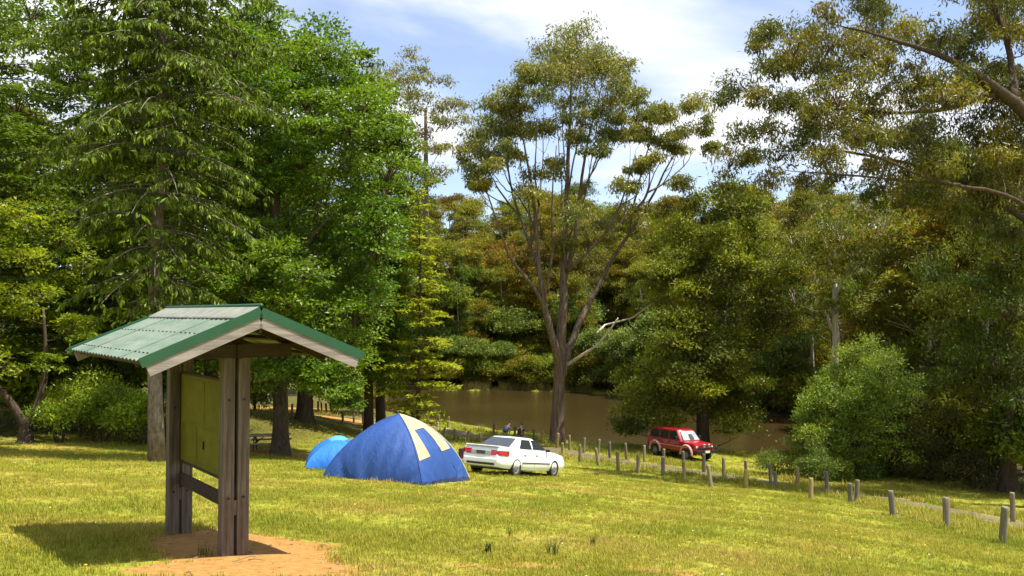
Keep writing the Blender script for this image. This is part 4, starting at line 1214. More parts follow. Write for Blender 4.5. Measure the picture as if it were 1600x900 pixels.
    # gable trims and boards, near and far
    for yy, sg in ((y0, -1), (y1, 1)):
        for s in (-1, 1):
            tr = MB(); a = np.array([0, yy + sg * 0.024, apex - 0.016]); L = w + 0.045
            tr.beam(a, a + np.array([s * L, 0, -sl * L]), 0.012, 0.098, (0, 0, 1)); o = tr.build("barge_trim", M_TRIM, root)
            bd = MB(); a = np.array([s * 0.004, yy + sg * 0.006, apex - 0.118]); L = w - 0.03
            bd.beam(a, a + np.array([s * L, 0, -sl * L]), 0.03, 0.125, (0, 0, 1)); o = bd.build("gable_board", W_BOARD, root)
        blk = MB(); blk.box((0, yy - sg * 0.02, apex - 0.15), (0.03, 0.05, 0.17)); blk.build("apex_block", W_FRAME, root)
    # display panel in its frame, rails
    zb = (zc[0] + zc[1]) / 2 - z0; p0, p1 = yn + 0.06, yf - 0.05
    pz0, pz1 = zb + 0.86, zb + 1.98
    mb = MB(); mb.box((0, (p0 + p1) / 2, (pz0 + pz1) / 2), (0.016, p1 - p0, pz1 - pz0)); pn = mb.build("display_panel", M_PANEL, root)
    for zz in (pz0, pz1):
        f = MB(); f.box((0, (p0 + p1) / 2, zz), (0.036, p1 - p0, 0.03)); f.build("frame_strip", W_FRAME, pn)
    for yy in (p0 + 0.012, p1 - 0.012):
        f = MB(); f.box((0, yy, (pz0 + pz1) / 2), (0.034, 0.03, pz1 - pz0 - 0.034)); f.build("frame_strip", W_FRAME, pn)
    # sheets painted in the tone of grass mirrored by the plastic, a catch
    for (a0, a1, h0, h1, k) in [(.06, .45, .50, .94, 0), (.50, .94, .50, .94, 1), (.06, .60, .08, .44, 1), (.65, .94, .08, .44, 0)]:
        sh = MB(); sh.box((-0.0105, p0 + (p1 - p0) * (a0 + a1) / 2, pz0 + (pz1 - pz0) * (h0 + h1) / 2), (0.003, (p1 - p0) * (a1 - a0), (pz1 - pz0) * (h1 - h0)))
        sh.build("notice_sheet", (M_SHEET_A, M_SHEET_B)[k], pn)
    ca = MB(); ca.box((-0.02, p0 + (p1 - p0) * .5, pz0 + .3), (0.02, 0.04, 0.09)); ca.build("latch", M_DARKMETAL, pn)
    rl = MB(); rl.box((0, (yn + yf) / 2, zb + 0.63), (0.045, yf - yn + 0.02, 0.15)); rl.build("lower_rail", W_FRAME, root, bevel=0.004)
    return root
M_DARKMETAL = plain("dark_metal", (0.03, 0.03, 0.03), 0.4, 0.6)
M_PANEL = plain("panel_grass_reflection", (0.150, 0.140, 0.010), 0.7, var=0.25, scale=2.0, spec=0.08)  # olive yellow is the grass reflection, put into the base colour
M_SHEET_A = plain("sheet_olive_reflection", (0.150, 0.140, 0.010), 0.7, var=0.2, scale=3.0, spec=0.08)  # sheets carry the same painted grass reflection
M_SHEET_B = plain("sheet_yellow_reflection", (0.165, 0.150, 0.011), 0.7, var=0.2, scale=4.0, spec=0.08)
shelter()

# ------------------------------------------------------------------ tents
def fabric(name, col, rough=0.62, spec=0.25):
    m, n, l, b = new_mat(name)
    tc = n.new("ShaderNodeTexCoord")
    a = noise(n, l, tc.outputs["Object"], 1.6, 5, 0.6, 0.8)
    c = np.array(col)
    ra = ramp(n, [(0.3, c * 0.86), (0.7, np.minimum(c * 1.14, .85))]); l.new(a.outputs["Fac"], ra.inputs[0]); l.new(ra.outputs[0], b.inputs["Base Color"])
    b.inputs["Roughness"].default_value = rough; b.inputs["Specular IOR Level"].default_value = spec
    mp = n.new("ShaderNodeMapping"); mp.inputs["Scale"].default_value = (2.2, 2.2, 0.6)
    l.new(tc.outputs["Object"], mp.inputs[0])
    w = noise(n, l, mp.outputs[0], 2.6, 4, 0.5, 1.2)
    bump(n, l, w.outputs["Fac"], 0.5, 0.05, b)
    return m
M_BLUE = fabric("royal_blue_nylon", (0.024, 0.066, 0.225))
M_SKY = fabric("sky_blue_nylon", (0.018, 0.145, 0.50))
M_CAP = fabric("pale_blue_nylon", (0.07, 0.27, 0.50))
M_BEIGE = fabric("beige_nylon", (0.45, 0.32, 0.19))
M_PIPE = plain("cream_piping", (0.62, 0.58, 0.45), 0.7)
M_GRD = plain("dark_groundsheet", (0.02, 0.03, 0.075), 0.6)

def dome(base, a, H, rz, bulge, arc, wr, seed):
    """four-sided dome: returns local surface function of face k, s across, t up"""
    r = np.random.default_rng(seed)
    R = a / math.sqrt(2)
    ph = r.uniform(0, 6.28, (4, 6)); fq = r.uniform(5, 14, (4, 6))
    def pole(k, t):
        th = t * np.pi / 2
        rr = R * (arc * np.cos(th) + (1 - arc) * (1 - t)); z = H * (arc * np.sin(th) + (1 - arc) * t)
        z = z - 0.04 * H * np.sin(t * np.pi) * 0
        an = np.pi / 4 + k * np.pi / 2
        return np.stack([rr * np.cos(an), rr * np.sin(an), z], -1)
    def face(k, s, t, lift=0.0):
        s, t = np.broadcast_arrays(np.asarray(s, float), np.asarray(t, float))
        p, q_ = pole(k, t), pole(k + 1, t)
        P = p + (q_ - p) * s[..., None]
        an = (k + 1) * np.pi / 2
        nrm = np.array([np.cos(an), np.sin(an), 0.55]); nrm /= np.linalg.norm(nrm)
        bl = bulge * 4 * s * (1 - s) * np.sin(np.pi * np.clip(t * 0.9 + 0.1, 0, 1))
        wv = np.zeros_like(s)
        for i in range(6):   # creases running from the pegged corners up the panel
            wv += np.sin(fq[k, i] * (s - 0.5) * (1.2 + 0.5 * i) / (0.35 + t) * 0.9 + ph[k, i]) * np.clip(1 - t * 1.15, 0, 1) ** 1.5
        wv = wr * wv / 3 * np.clip(4 * s * (1 - s) * 1.5, 0, 1)
        return P + nrm * (bl + wv + lift)[..., None]
    return pole, face

def tent(name, label, base, a, H, rz, body, bulge, arc, wr, seed, panels=None, cap=None, piping=None):
    root = empty(name, base, rz, label, "tent")
    pole, face = dome(base, a, H, rz, bulge, arc, wr, seed)
    zo = [gz(base[0] + math.cos(rz + np.pi / 4 + k * np.pi / 2) * a / 1.414, base[1] + math.sin(rz + np.pi / 4 + k * np.pi / 2) * a / 1.414) - base[2] for k in range(4)]
    def settle(G):          # the base follows the slope of the ground
        ang = np.arctan2(G[..., 1], G[..., 0]) - np.pi / 4
        f = (ang / (np.pi / 2)) % 4
        i = np.floor(f).astype(int) % 4; fr = f - np.floor(f)
        z = np.array(zo)[i] * (1 - fr) + np.array(zo)[(i + 1) % 4] * fr
        rr = np.clip(np.linalg.norm(G[..., :2], axis=-1) / (a / 1.414), 0, 1)
        k = np.clip(1 - G[..., 2] / H, 0, 1)
        G = G.copy(); G[..., 2] += z * rr * k; return G
    for k in range(4):
        s = np.linspace(0, 1, 30); t = np.linspace(-0.02, 1, 26)
        S, T = np.meshgrid(s, t, indexing='ij')
        mb = MB(); mb.grid(settle(face(k, S, np.clip(T, 0, 1))))
        fl = mb.build("fabric_panel", body, root, smooth=True)
        mb = MB(); S, T = np.meshgrid(s, np.linspace(0, 0.035, 3), indexing='ij'); G = settle(face(k, S, T, 0.012)); G[:, 0, 2] -= 0.06; mb.grid(G)
        mb.build("ground_hem", M_GRD, root, smooth=True)
        pp = settle(pole(k, np.linspace(0, 1, 24))); pp[:, 2] += 0.006
        mb = MB(); mb.tube(pp, 0.014, 6); mb.build("pole_sleeve", (piping or {}).get(k, body), root, smooth=True)
        if panels and k in panels:
            for nm, quad, mat, lift in panels[k]:
                # quad: four (s, t) corners
                U, V_ = np.meshgrid(np.linspace(0, 1, 12), np.linspace(0, 1, 16), indexing='ij')
                q = np.array(quad, float)
                ST = ((1 - U) * (1 - V_))[..., None] * q[0] + (U * (1 - V_))[..., None] * q[1] + (U * V_)[..., None] * q[2] + ((1 - U) * V_)[..., None] * q[3]
                mb = MB(); mb.grid(settle(face(k, ST[..., 0], ST[..., 1], lift))); mb.build(nm, mat, root, smooth=True)
    M_ROPE_ = M_PIPE
    for k in range(4):
        # peg and guy rope at the middle of each side, stitched seam up the panel
        an = (k + 1) * np.pi / 2
        top_ = settle(face(k, np.array([.5]), np.array([.42])))[0]; out_ = np.array([math.cos(an), math.sin(an), 0]) * (a * .5 + .75)
        wx = base[0] + math.cos(rz) * out_[0] - math.sin(rz) * out_[1]; wy = base[1] + math.sin(rz) * out_[0] + math.cos(rz) * out_[1]
        out_[2] = gz(wx, wy) - base[2] + .03
        mb = MB(); mb.tube([top_, (top_ + out_) / 2 - [0, 0, .02], out_], .003, 4); mb.build("guy_rope", M_GRD, root)
        mb = MB(); mb.tube([out_ + [0, 0, .04], out_ - [0, 0, .15]], .008, 5); mb.build("tent_peg", M_DARKMETAL, root)
        for ss in (.33, .66):
            tt = np.linspace(.0, .97, 22); mb = MB(); mb.tube(settle(face(k, np.full(22, ss), tt, .004)), .007, 4, False); mb.build("seam", body, root)
    if cap:
        mb = MB()
        th = np.linspace(0, 2 * np.pi, 25)[:-1]; rr = np.linspace(0.02, cap, 6)
        G = np.array([[(q * math.cos(x), q * math.sin(x), H + 0.05 - 0.42 * (q ** 2) / cap * (1 + .12 * math.cos(4 * x))) for q in rr] for x in th])
        mb.grid(G, True); mb.build("vent_cap", M_CAP, root, smooth=True)
    return root, face, settle

pt = ground_at(623, 747); FOOT.append((pt[0], pt[1], 1.9)); print("tent", pt)
tz = rad(-90 - 45 + 24.0)        # front corner turned towards the camera
# face 1 lies between corner 1 and corner 2
bt = {0: [("door_panel", [(0.015, .28), (0.21, .30), (0.15, .66), (0.015, .66)], M_BEIGE, .014), ("door_panel", [(0.015, .66), (0.80, .66), (0.72, .985), (0.015, .985)], M_BEIGE, .014),
          ("door_panel", [(0.50, .33), (0.82, .35), (0.80, .66), (0.47, .66)], M_BEIGE, .014)]}
tent("dome_tent", "large royal blue dome tent with beige window panel beside the white car", pt, 3.25, 1.92, tz, M_BLUE, 0.17, 0.56, 0.085, 5, bt, None, {1: M_PIPE})
ps = ground_at(528, 733); FOOT.append((ps[0], ps[1], 1.1))
tent("dome_tent", "small sky blue dome tent with pale vent cap behind the larger tent", ps, 2.15, 1.12, rad(10), M_SKY, 0.10, 0.72, 0.02, 6, None, 0.42, {0: M_GRD, 1: M_GRD, 2: M_GRD, 3: M_GRD})

# ------------------------------------------------------------------ vehicles
M_WHITE = plain("white_car_paint", (0.80, 0.80, 0.80), 0.28, var=0.02, coat=0.6)
M_RED = plain("red_car_paint", (0.32, 0.009, 0.014), 0.3, var=0.10, scale=1.5, coat=0.5)
M_FLARE = plain("faded_pink_flare", (0.55, 0.30, 0.27), 0.6)
M_TYRE = plain("tyre_rubber", (0.018, 0.017, 0.016), 0.85, var=0.3)
M_RIM = plain("grey_wheel", (0.20, 0.20, 0.195), 0.5, 0.3)
M_GLASS = plain("tinted_car_glass", (0.028, 0.034, 0.036), 0.05, var=0.2, spec=0.8, coat=0.3)
M_SCREEN = plain("pale_windscreen", (0.34, 0.37, 0.40), 0.08, var=0.3, scale=3, spec=0.8)
M_BLACK = plain("black_plastic", (0.014, 0.014, 0.015), 0.5)
M_TAIL = plain("red_lamp", (0.45, 0.01, 0.015), 0.15, var=0.2, scale=20, coat=0.6)
M_LAMP = plain("clear_lamp", (0.75, 0.76, 0.74), 0.12, var=0.1, coat=0.7)
M_GARN = plain("silver_garnish", (0.42, 0.42, 0.40), 0.35, var=0.12)
M_PLATE_D = plain("dark_number_plate", (0.06, 0.06, 0.06), 0.5, var=0.5, scale=60)
M_PLATE_L = plain("pale_number_plate", (0.62, 0.70, 0.62), 0.5, var=0.2, scale=40)
M_SHADE = plain("reflective_sunshade", (0.55, 0.57, 0.58), 0.3, var=0.15)

def section(w, zb, zt, rt, rb, crown, bellyw=0.92):
    """half outline (y, z) from the bottom centre to the top centre"""
    return [(0, zb), (w * bellyw * .6, zb), (w * bellyw, zb + .01), (w * .975, zb + rb), (w, zb + rb + .10), (w * 1.0, zb + (zt - zb) * .52), (w * .985, zb + (zt - zb) * .66),
            (w * .965, zt - rt * .9), (w * .93, zt - rt * .35), (w * .86, zt - rt * .05), (w * .55, zt + crown * .7), (0, zt + crown)]

def loft_body(st):
    """st: list of (x, w, zb, zt, rt, rb, crown)"""
    rings = []
    for (x, w, zb, zt, rt, rb, cr) in st:
        h = section(w, zb, zt, rt, rb, cr)
        full = [(x, y, z) for y, z in h] + [(x, -y, z) for y, z in h[-2:0:-1]]
        rings.append(full)
    G = np.array(rings); k, n_ = G.shape[:2]
    mb = MB()
    i = np.arange(k - 1)[:, None] * n_; j = np.arange(n_)[None]; j2 = (j + 1) % n_
    q = np.stack([i + j, i + j2, i + n_ + j2, i + n_ + j], -1).reshape(-1, 4)
    V = np.vstack([G.reshape(-1, 3), G[0].mean(0), G[-1].mean(0)])
    jj = np.arange(n_)
    t = np.vstack([np.stack([np.full(n_, k * n_), (jj + 1) % n_, jj], 1), np.stack([np.full(n_, k * n_ + 1), (k - 1) * n_ + jj, (k - 1) * n_ + (jj + 1) % n_], 1)])
    mb.add(V, q, t); return mb

def dense(st, n):
    st = np.array(st, float); x = np.linspace(st[0, 0], st[-1, 0], n); x = np.unique(np.concatenate([x, st[:, 0]]))
    return np.column_stack([x] + [np.interp(x, st[:, 0], st[:, k]) for k in range(1, st.shape[1])])

def cut(o, cutters):
    """take wheel arches out of a body"""
    for c in cutters:
        m = o.modifiers.new("cut", 'BOOLEAN'); m.operation = 'DIFFERENCE'; m.object = c; m.solver = 'EXACT'
    dg = bpy.context.evaluated_depsgraph_get(); dg.update()
    me = bpy.data.meshes.new_from_object(o.evaluated_get(dg))
    o.modifiers.clear(); mats = list(o.data.materials); o.data = me
    if len(me.materials) == 0:
        for x in mats: me.materials.append(x)
    for c in cutters: bpy.data.objects.remove(c, do_unlink=True)
    me.polygons.foreach_set("use_smooth", np.ones(len(me.polygons), bool)); me.set_sharp_from_angle(angle=rad(32))

def cyl_obj(x, y, z, r, L):
    mb = MB(); mb.lathe([(0.0001, -L / 2), (r, -L / 2), (r, L / 2), (0.0001, L / 2)], 28, 'Y', (x, y, z))
    me = mb.mesh("cutter"); bm = bmesh.new(); bm.from_mesh(me); bmesh.ops.remove_doubles(bm, verts=bm.verts, dist=0.001); bmesh.ops.recalc_face_normals(bm, faces=bm.faces); bm.to_mesh(me); bm.free()
    return obj("cutter", me)

def wheel(root, x, y, r, w, rim, sgn, spokes):
    hub = empty_part("wheel", root, (x, y, r))
    ty = MB(); ty.lathe([(rim, -w * .42), (r * .93, -w * .5), (r, -w * .3), (r, w * .3), (r * .93, w * .5), (rim, w * .42), (rim, -w * .42)], 30, 'Y'); 
    t = ty.build("tyre", M_TYRE, hub, smooth=True, sharp=40)
    rm = MB(); f = sgn
    rm.lathe([(rim + .004, f * w * .40), (rim * .93, f * w * .36), (rim * .80, f * w * .26), (rim * .45, f * w * .36), (rim * .25, f * w * .40), (0.002, f * w * .41)], 24, 'Y')
    rm.build("rim", M_RIM, hub, smooth=True, sharp=30)
    sl = MB()
    for k in range(spokes):
        a = 2 * np.pi * k / spokes
        sl.lathe([(0.0005, f * w * .335), (rim * .12, f * w * .335), (rim * .12, f * w * .30)], 6, 'Y', (rim * .68 * math.cos(a), 0, rim * .68 * math.sin(a)))
    sl.build("rim_holes", M_BLACK, hub)
    return hub

def empty_part(name, parent, loc):
    o = bpy.data.objects.new(name, None); o.empty_display_size = .1; COL.objects.link(o); o.parent = parent; o.location = loc; return o

def patch(name, P, mat, parent, thick=0.008, n=(8, 6), curve=0.0):
    """slightly curved plate through four corners (counter-clockwise seen from outside)"""
    P = np.array(P, float); U, V_ = np.meshgrid(np.linspace(0, 1, n[0]), np.linspace(0, 1, n[1]), indexing='ij')
    G = ((1 - U) * (1 - V_))[..., None] * P[0] + (U * (1 - V_))[..., None] * P[1] + (U * V_)[..., None] * P[2] + ((1 - U) * V_)[..., None] * P[3]
    nr = np.cross(P[1] - P[0], P[3] - P[0]); nr /= np.linalg.norm(nr)
    G = G + nr * (curve * (4 * U * (1 - U)))[..., None]
    mb = MB(); mb.grid(G); mb.grid((G - nr * thick)[::-1])
    a, b_ = n
    B = np.concatenate([np.array([G[i, 0] for i in range(a)]), np.array([G[a - 1, j] for j in range(1, b_)]), np.array([G[i, b_ - 1] for i in range(a - 2, -1, -1)]), np.array([G[0, j] for j in range(b_ - 2, 0, -1)])])
    mb.grid(np.stack([np.vstack([B, B[:1]]), np.vstack([B, B[:1]]) - nr * thick], 1))
    return mb.build(name, mat, parent, smooth=False)

def cabin(root, lo, hi, zb, zr, wb, wr, crown, mat, rear_in, name="cabin"):
    """greenhouse: lo = (x rear, x front) at the belt, hi = the same at the roof"""
    levels = []
    for v in np.linspace(0, 1, 7):
        e = v ** 1.0
        x0 = lo[0] + (hi[0] - lo[0]) * e; x1 = lo[1] + (hi[1] - lo[1]) * e; w = wb + (wr - wb) * e + 0.03 * math.sin(math.pi * v); z = zb + (zr - zb) * v
        w0 = w - rear_in * (1 - .2 * v); c = .10
        half = [(x0 - .03, 0), (x0 - .02, w0 * .5), (x0, w0 - c), (x0 + c * .8, w0), ((x0 * .6 + x1 * .4), w), (x1 - .6, w), (x1 - c * 1.1, w - .03), (x1 - .02, w - .03 - c), (x1 + .05, w * .5), (x1 + .07, 0)]
        ring = [(x, y, z) for x, y in half] + [(x, -y, z) for x, y in half[-2:0:-1]]
        levels.append(ring)
    top = levels[-1]; cx = (hi[0] + hi[1]) / 2
    for f, dz in ((0.93, .018), (0.7, crown * .7), (0.35, crown * .95)):
        levels.append([(cx + (x - cx) * f, y * f, z + dz) for x, y, z in top])
    G = np.array(levels).transpose(1, 0, 2)
    mb = MB(); mb.grid(G, True); n_ = len(top)
    c = np.array(levels[-1]); mb.add(np.vstack([c, [cx, 0, zr + crown]]), [], [(i, (i + 1) % n_, n_) for i in range(n_)])
    return mb.build(name, mat, root, smooth=True, sharp=28)

def side_win(root, s, x0b, x1b, x0t, x1t, v0, v1, zb, zr, wb, wr, mat=None, off=0.018, name="side_window", w_at=None):
    def Wd(v, x):
        w = wb + (wr - wb) * v + 0.03 * math.sin(math.pi * v)
        return w + off - (w_at(x, v) if w_at else 0)
    z = lambda v: zb + (zr - zb) * v
    P = [(x0b, s * Wd(v0, x0b), z(v0)), (x1b, s * Wd(v0, x1b), z(v0)), (x1t, s * Wd(v1, x1t), z(v1)), (x0t, s * Wd(v1, x0t), z(v1))]
    if s > 0: P = [P[1], P[0], P[3], P[2]]
    return patch(name, P, mat or M_GLASS, root, 0.02)

def sedan(base, yaw, pitch_roll):
    root = empty("sedan_car", base, 0, "white sedan with red tail lamps parked on the grass by the blue tent", "car")
    root.rotation_euler = pitch_roll
    WB, R = 2.79, 0.325
    st = dense([(-2.44, .72, .40, .78, .10, .06, .01), (-2.40, .80, .33, .93, .10, .07, .02), (-2.30, .87, .29, 1.01, .10, .08, .02), (-2.0, .905, .27, 1.025, .11, .10, .025), (-1.6, .925, .25, 1.03, .12, .10, .02),
                (-.6, .93, .22, .99, .12, .10, .0), (.6, .93, .22, .97, .12, .10, .0), (1.05, .925, .22, .955, .13, .10, .02), (1.7, .915, .24, .90, .13, .10, .03), (2.15, .88, .24, .83, .13, .10, .03), (2.34, .82, .25, .74, .12, .08, .02), (2.42, .74, .28, .64, .10, .06, .01), (2.45, .66, .32, .56, .06, .05, .0)], 44)
    body = loft_body(st).build("body", M_WHITE, root, smooth=True)
    xr, xf = -WB / 2 - .02, WB / 2 - .02
    cut(body, [cyl_obj(x, s * .86, R + .015, R + .055, .42) for x in (xr, xf) for s in (-1, 1)])
    lo, hi, zb, zr, wb, wr = (-1.72, 1.12), (-.92, .18), .93, 1.385, .80, .60
    cabin(root, lo, hi, zb, zr, wb, wr, .045, M_WHITE, .0)
    # glass
    patch("rear_window", [(-1.70, -.66, 1.01), (-1.70, .66, 1.01), (-1.015, .53, 1.375), (-1.015, -.53, 1.375)][::-1], M_GLASS, root, .03, curve=-.0)
    patch("windscreen", [(1.10, .70, .985), (1.10, -.70, .985), (.30, -.52, 1.37), (.30, .52, 1.37)][::-1], M_GLASS, root, .03)
    for s in (-1, 1):
        side_win(root, s, -1.12, -.22, -.80, -.22, .16, .90, zb, zr, wb, wr)
        side_win(root, s, -.13, .84, -.13, .22, .16, .90, zb, zr, wb, wr)
        # doors: outlined by dark shut lines, each with a handle
        for (x0, x1) in ((-1.02, -.18), (-.17, .92)):
            dl = MB()
            for xx in (x0, x1):
                dl.beam((xx, s * .934, .36), (xx, s * .934, .62), .006, .008, (1, 0, 0)); dl.beam((xx, s * .934, .60), (xx, s * .905, .90), .006, .008, (1, 0, 0))
            dl.build("door_line", M_GARN, root)
            h = MB(); h.box((x0 + .16, s * .925, .80), (.17, .03, .035)); h.build("door_handle", M_GARN, root, bevel=.006)
        rs = MB(); rs.box((-.05, s * .937, .50), (2.0, .016, .035)); rs.build("rubbing_strip", M_BLACK, root)
        mr = MB(); mr.box((.74, s * .93, .99), (.11, .17, .11)); mr.build("door_mirror", M_BLACK, root, bevel=.03)
        tl = MB()
        G = []
        for zz in np.linspace(.72, .90, 4):
            G.append([(x, s * y, zz) for x, y in ((-2.447 + .03 * (zz > .85), .42), (-2.44 + .03 * (zz > .85), .66), (-2.405, .80), (-2.32, .873), (-2.1, .914), (-1.97, .917))])
        tl.grid(np.array(G)); tl.build("tail_lamp", M_TAIL, root, smooth=True)
        hl = MB(); hl.grid(np.array([[(2.43, s * .40, z), (2.41, s * .60, z), (2.33, s * .76, z), (2.18, s * .845, z)] for z in (.58, .66)])); hl.build("headlamp", M_LAMP, root, smooth=True)
    g = MB(); g.box((-2.428, 0, .80), (.05, .86, .15)); g.build("boot_garnish", M_GARN, root, bevel=.01)
    pl = MB(); pl.box((-2.458, 0, .80), (.012, .37, .13)); pl.build("number_plate", M_PLATE_D, root)
    sp = MB(); sp.box((-2.33, 0, 1.045), (.2, 1.44, .035)); sp.build("boot_spoiler", M_WHITE, root, bevel=.015)
    bp = MB(); bp.box((-2.425, 0, .53), (.09, 1.5, .17)); bp.build("rear_bumper", M_WHITE, root, bevel=.035)
    bs = MB(); bs.box((-2.43, 0, .405), (.05, 1.2, .07)); bs.build("bumper_skirt", M_BLACK, root)
    bl = MB()
    for yy in (-.76, .76): bl.beam((-2.32, yy, 1.022), (-1.78, yy, 1.036), .008, .006)
    bl.beam((-2.446, -.62, .705), (-2.446, .62, .705), .006, .010); bl.build("boot_line", M_GARN, root)
    bn = MB()
    for yy in (-.70, .70): bn.beam((1.15, yy, .972), (1.7, yy * .98, .925), .008, .006)
    bn.build("bonnet_line", M_GARN, root)
    ex = MB(); ex.tube([(-2.2, -.45, .27), (-2.46, -.45, .26)], .03, 10); ex.build("exhaust_pipe", M_DARKMETAL, root)
    ub = MB(); ub.box((0, 0, .27), (4.2, 1.3, .12)); ub.build("underbody", M_BLACK, root)
    for x in (xr, xf):
        for s in (-1, 1): wheel(root, x, s * .83, R, .205, .21, s, 7)
    # seats seen through the glass are not needed: dark interior block below the belt
    return root

def ground_tilt(x, y, yaw, half):
    f = np.array([math.cos(yaw), math.sin(yaw)]); s = np.array([-f[1], f[0]])
    zf, zr = gz(*(np.array([x, y]) + f * half)), gz(*(np.array([x, y]) - f * half)); zl, zr2 = gz(*(np.array([x, y]) + s * .8)), gz(*(np.array([x, y]) - s * .8))
    fx = Vector((f[0] * 2 * half, f[1] * 2 * half, zf - zr)).normalized(); sy = Vector((s[0] * 1.6, s[1] * 1.6, zl - zr2)); up = fx.cross(sy).normalized(); sy = up.cross(fx)
    M = Matrix((fx, sy, up)).transposed()
    return (zf + zr) / 2 * .5 + (zl + zr2) / 2 * .5, M.to_euler()
pc = ground_at(805, 741)
yaw = math.atan2(.84, .54)
zc, eu = ground_tilt(pc[0], pc[1], yaw, 1.39); print("car", pc)
sedan((pc[0], pc[1], zc - .015), yaw, eu); FOOT.append((pc[0], pc[1], .9))

def four_wd(base, eu):
    root = empty("four_wheel_drive", base, 0, "red four-wheel drive wagon with bull bar and spotlights parked by the lake", "car")
    root.rotation_euler = eu
    R = .39; xr, xf = -1.45, 1.52
    st = dense([(-2.30, .80, .55, 1.12, .05, .05, .0), (-2.26, .85, .52, 1.18, .05, .05, .0), (-1.0, .86, .50, 1.19, .05, .05, .0), (.80, .86, .50, 1.19, .06, .05, .0), (.95, .855, .50, 1.175, .07, .05, .02),
                (2.05, .82, .52, 1.10, .09, .05, .035), (2.16, .80, .56, 1.06, .08, .05, .03), (2.2, .76, .60, 1.0, .06, .04, .02)], 40)
    body = loft_body(st).build("body", M_RED, root, smooth=True)
    cut(body, [cyl_obj(x, s * .84, R + .05, R + .10, .62) for x in (xr, xf) for s in (-1, 1)])
    zb, zr, wb, wr = 1.13, 1.80, .80, .69
    cabin(root, (-2.25, 1.0), (-2.12, .48), zb, zr, wb, wr, .05, M_RED, .02)
    sc = patch("windscreen", [(1.055, -.66, 1.22), (1.055, .66, 1.22), (.595, .56, 1.74), (.595, -.56, 1.74)], M_SCREEN, root, .03)
    patch("sunshade_strip", [(1.05, -.10, 1.27), (1.05, .22, 1.27), (.79, .20, 1.56), (.79, -.06, 1.56)], M_BLACK, root, .012).location = (.012, 0, .008)
    patch("rear_window", [(-2.29, .62, 1.25), (-2.29, -.62, 1.25), (-2.165, -.52, 1.7), (-2.165, .52, 1.7)], M_GLASS, root, .03)
    for s in (-1, 1):
        for (a, b2, c, d) in ((-2.02, -1.15, -1.95, -1.15), (-1.05, -.25, -1.05, -.25), (-.17, .78, -.17, .42)):
            side_win(root, s, a, b2, c, d, .14, .88, zb, zr, wb, wr)
        for xw in (xr, xf):
            th = np.linspace(-.15, math.pi + .15, 16)
            G = np.array([[(xw + (R + .10 + k) * math.cos(t), s * y, R + .05 + (R + .10 + k) * math.sin(t)) for k, y in ((-.01, .85), (.0, .96), (.05, .955), (.10, .86))] for t in th])
            mb = MB(); mb.grid(G); mb.build("wheel_flare", M_FLARE, root, smooth=True)
        st_ = MB(); st_.box((0.02, s * .88, .47), (1.9, .12, .05)); st_.build("side_step", M_BLACK, root, bevel=.01)
        gd = MB(); gd.box((-.2, s * .868, .83), (3.6, .02, .05)); gd.build("rubbing_strip", M_FLARE, root)
        mr = MB(); mr.box((.72, s * .97, 1.32), (.09, .20, .26)); mr.build("door_mirror", M_BLACK, root, bevel=.03)
        hl = MB(); hl.lathe([(.001, .03), (.07, .025), (.10, .0), (.105, -.03)], 18, 'X', (2.195, s * .60, .88)); hl.build("headlamp", M_LAMP, root, smooth=True)
        sp = MB(); sp.lathe([(.001, .05), (.08, .045), (.105, .02), (.09, -.04), (.03, -.10)], 18, 'X', (2.40, s * .20, 1.0)); o = sp.build("spotlight", M_LAMP, root, smooth=True)
        for (x0, x1) in ((-1.10, -.22), (-.2, .85)):
            dl = MB()
            for xx in (x0, x1): dl.beam((xx, s * .864, .56), (xx, s * .845, 1.13), .006, .012, (1, 0, 0))
            dl.build("door_line", M_BLACK, root)
            h = MB(); h.box((x0 + .15, s * .865, 1.04), (.15, .03, .04)); h.build("door_handle", M_BLACK, root)
    gr = MB(); gr.box((2.2, 0, .88), (.03, .95, .17)); gr.build("grille", M_BLACK, root)
    bb = MB(); bb.box((2.36, 0, .62), (.24, 1.72, .18)); bb.build("bumper", M_BLACK, root, bevel=.02)
    br = empty_part("bull_bar", root, (0, 0, 0))
    for yy in (-.78, -.34, .34, .78):
        t = MB(); t.tube([(2.44, yy, .60), (2.46, yy, .85), (2.42, yy, 1.05 if abs(yy) < .5 else .98)], .028, 8); t.build("upright", M_BLACK, br, smooth=True)
    for zz, ww in ((1.05, .36), (.88, .78)):
        t = MB(); t.tube([(2.44, -ww, zz), (2.45, 0, zz), (2.44, ww, zz)], .028, 8); t.build("cross_bar", M_BLACK, br, smooth=True)
    pl = MB(); pl.box((2.49, 0, .64), (.012, .37, .14)); pl.build("number_plate", M_PLATE_L, root)
    ub = MB(); ub.box((0, 0, .50), (4.0, 1.1, .14)); ub.build("underbody", M_BLACK, root)
    for x in (xr, xf):
        ax = MB(); ax.tube([(x, -.7, R), (x, .7, R)], .05, 8); ax.build("axle", M_BLACK, root)
        for s in (-1, 1): wheel(root, x, s * .78, R, .26, .21, s, 6)
    rk = MB()
    for yy in (-.5, -.25, 0, .25, .5): rk.box((-.8, yy, 1.868 - abs(yy) * .06), (2.2, .03, .012))
    rk.build("roof_ribs", M_RED, root)
    return root
p4 = ground_at(1063, 714); print("4wd", p4)
yaw4 = math.atan2(-.86, .51)
z4, eu4 = ground_tilt(p4[0], p4[1], yaw4, 1.48)
four_wd((p4[0], p4[1], z4 - .02), eu4); FOOT.append((p4[0], p4[1], 1.0))

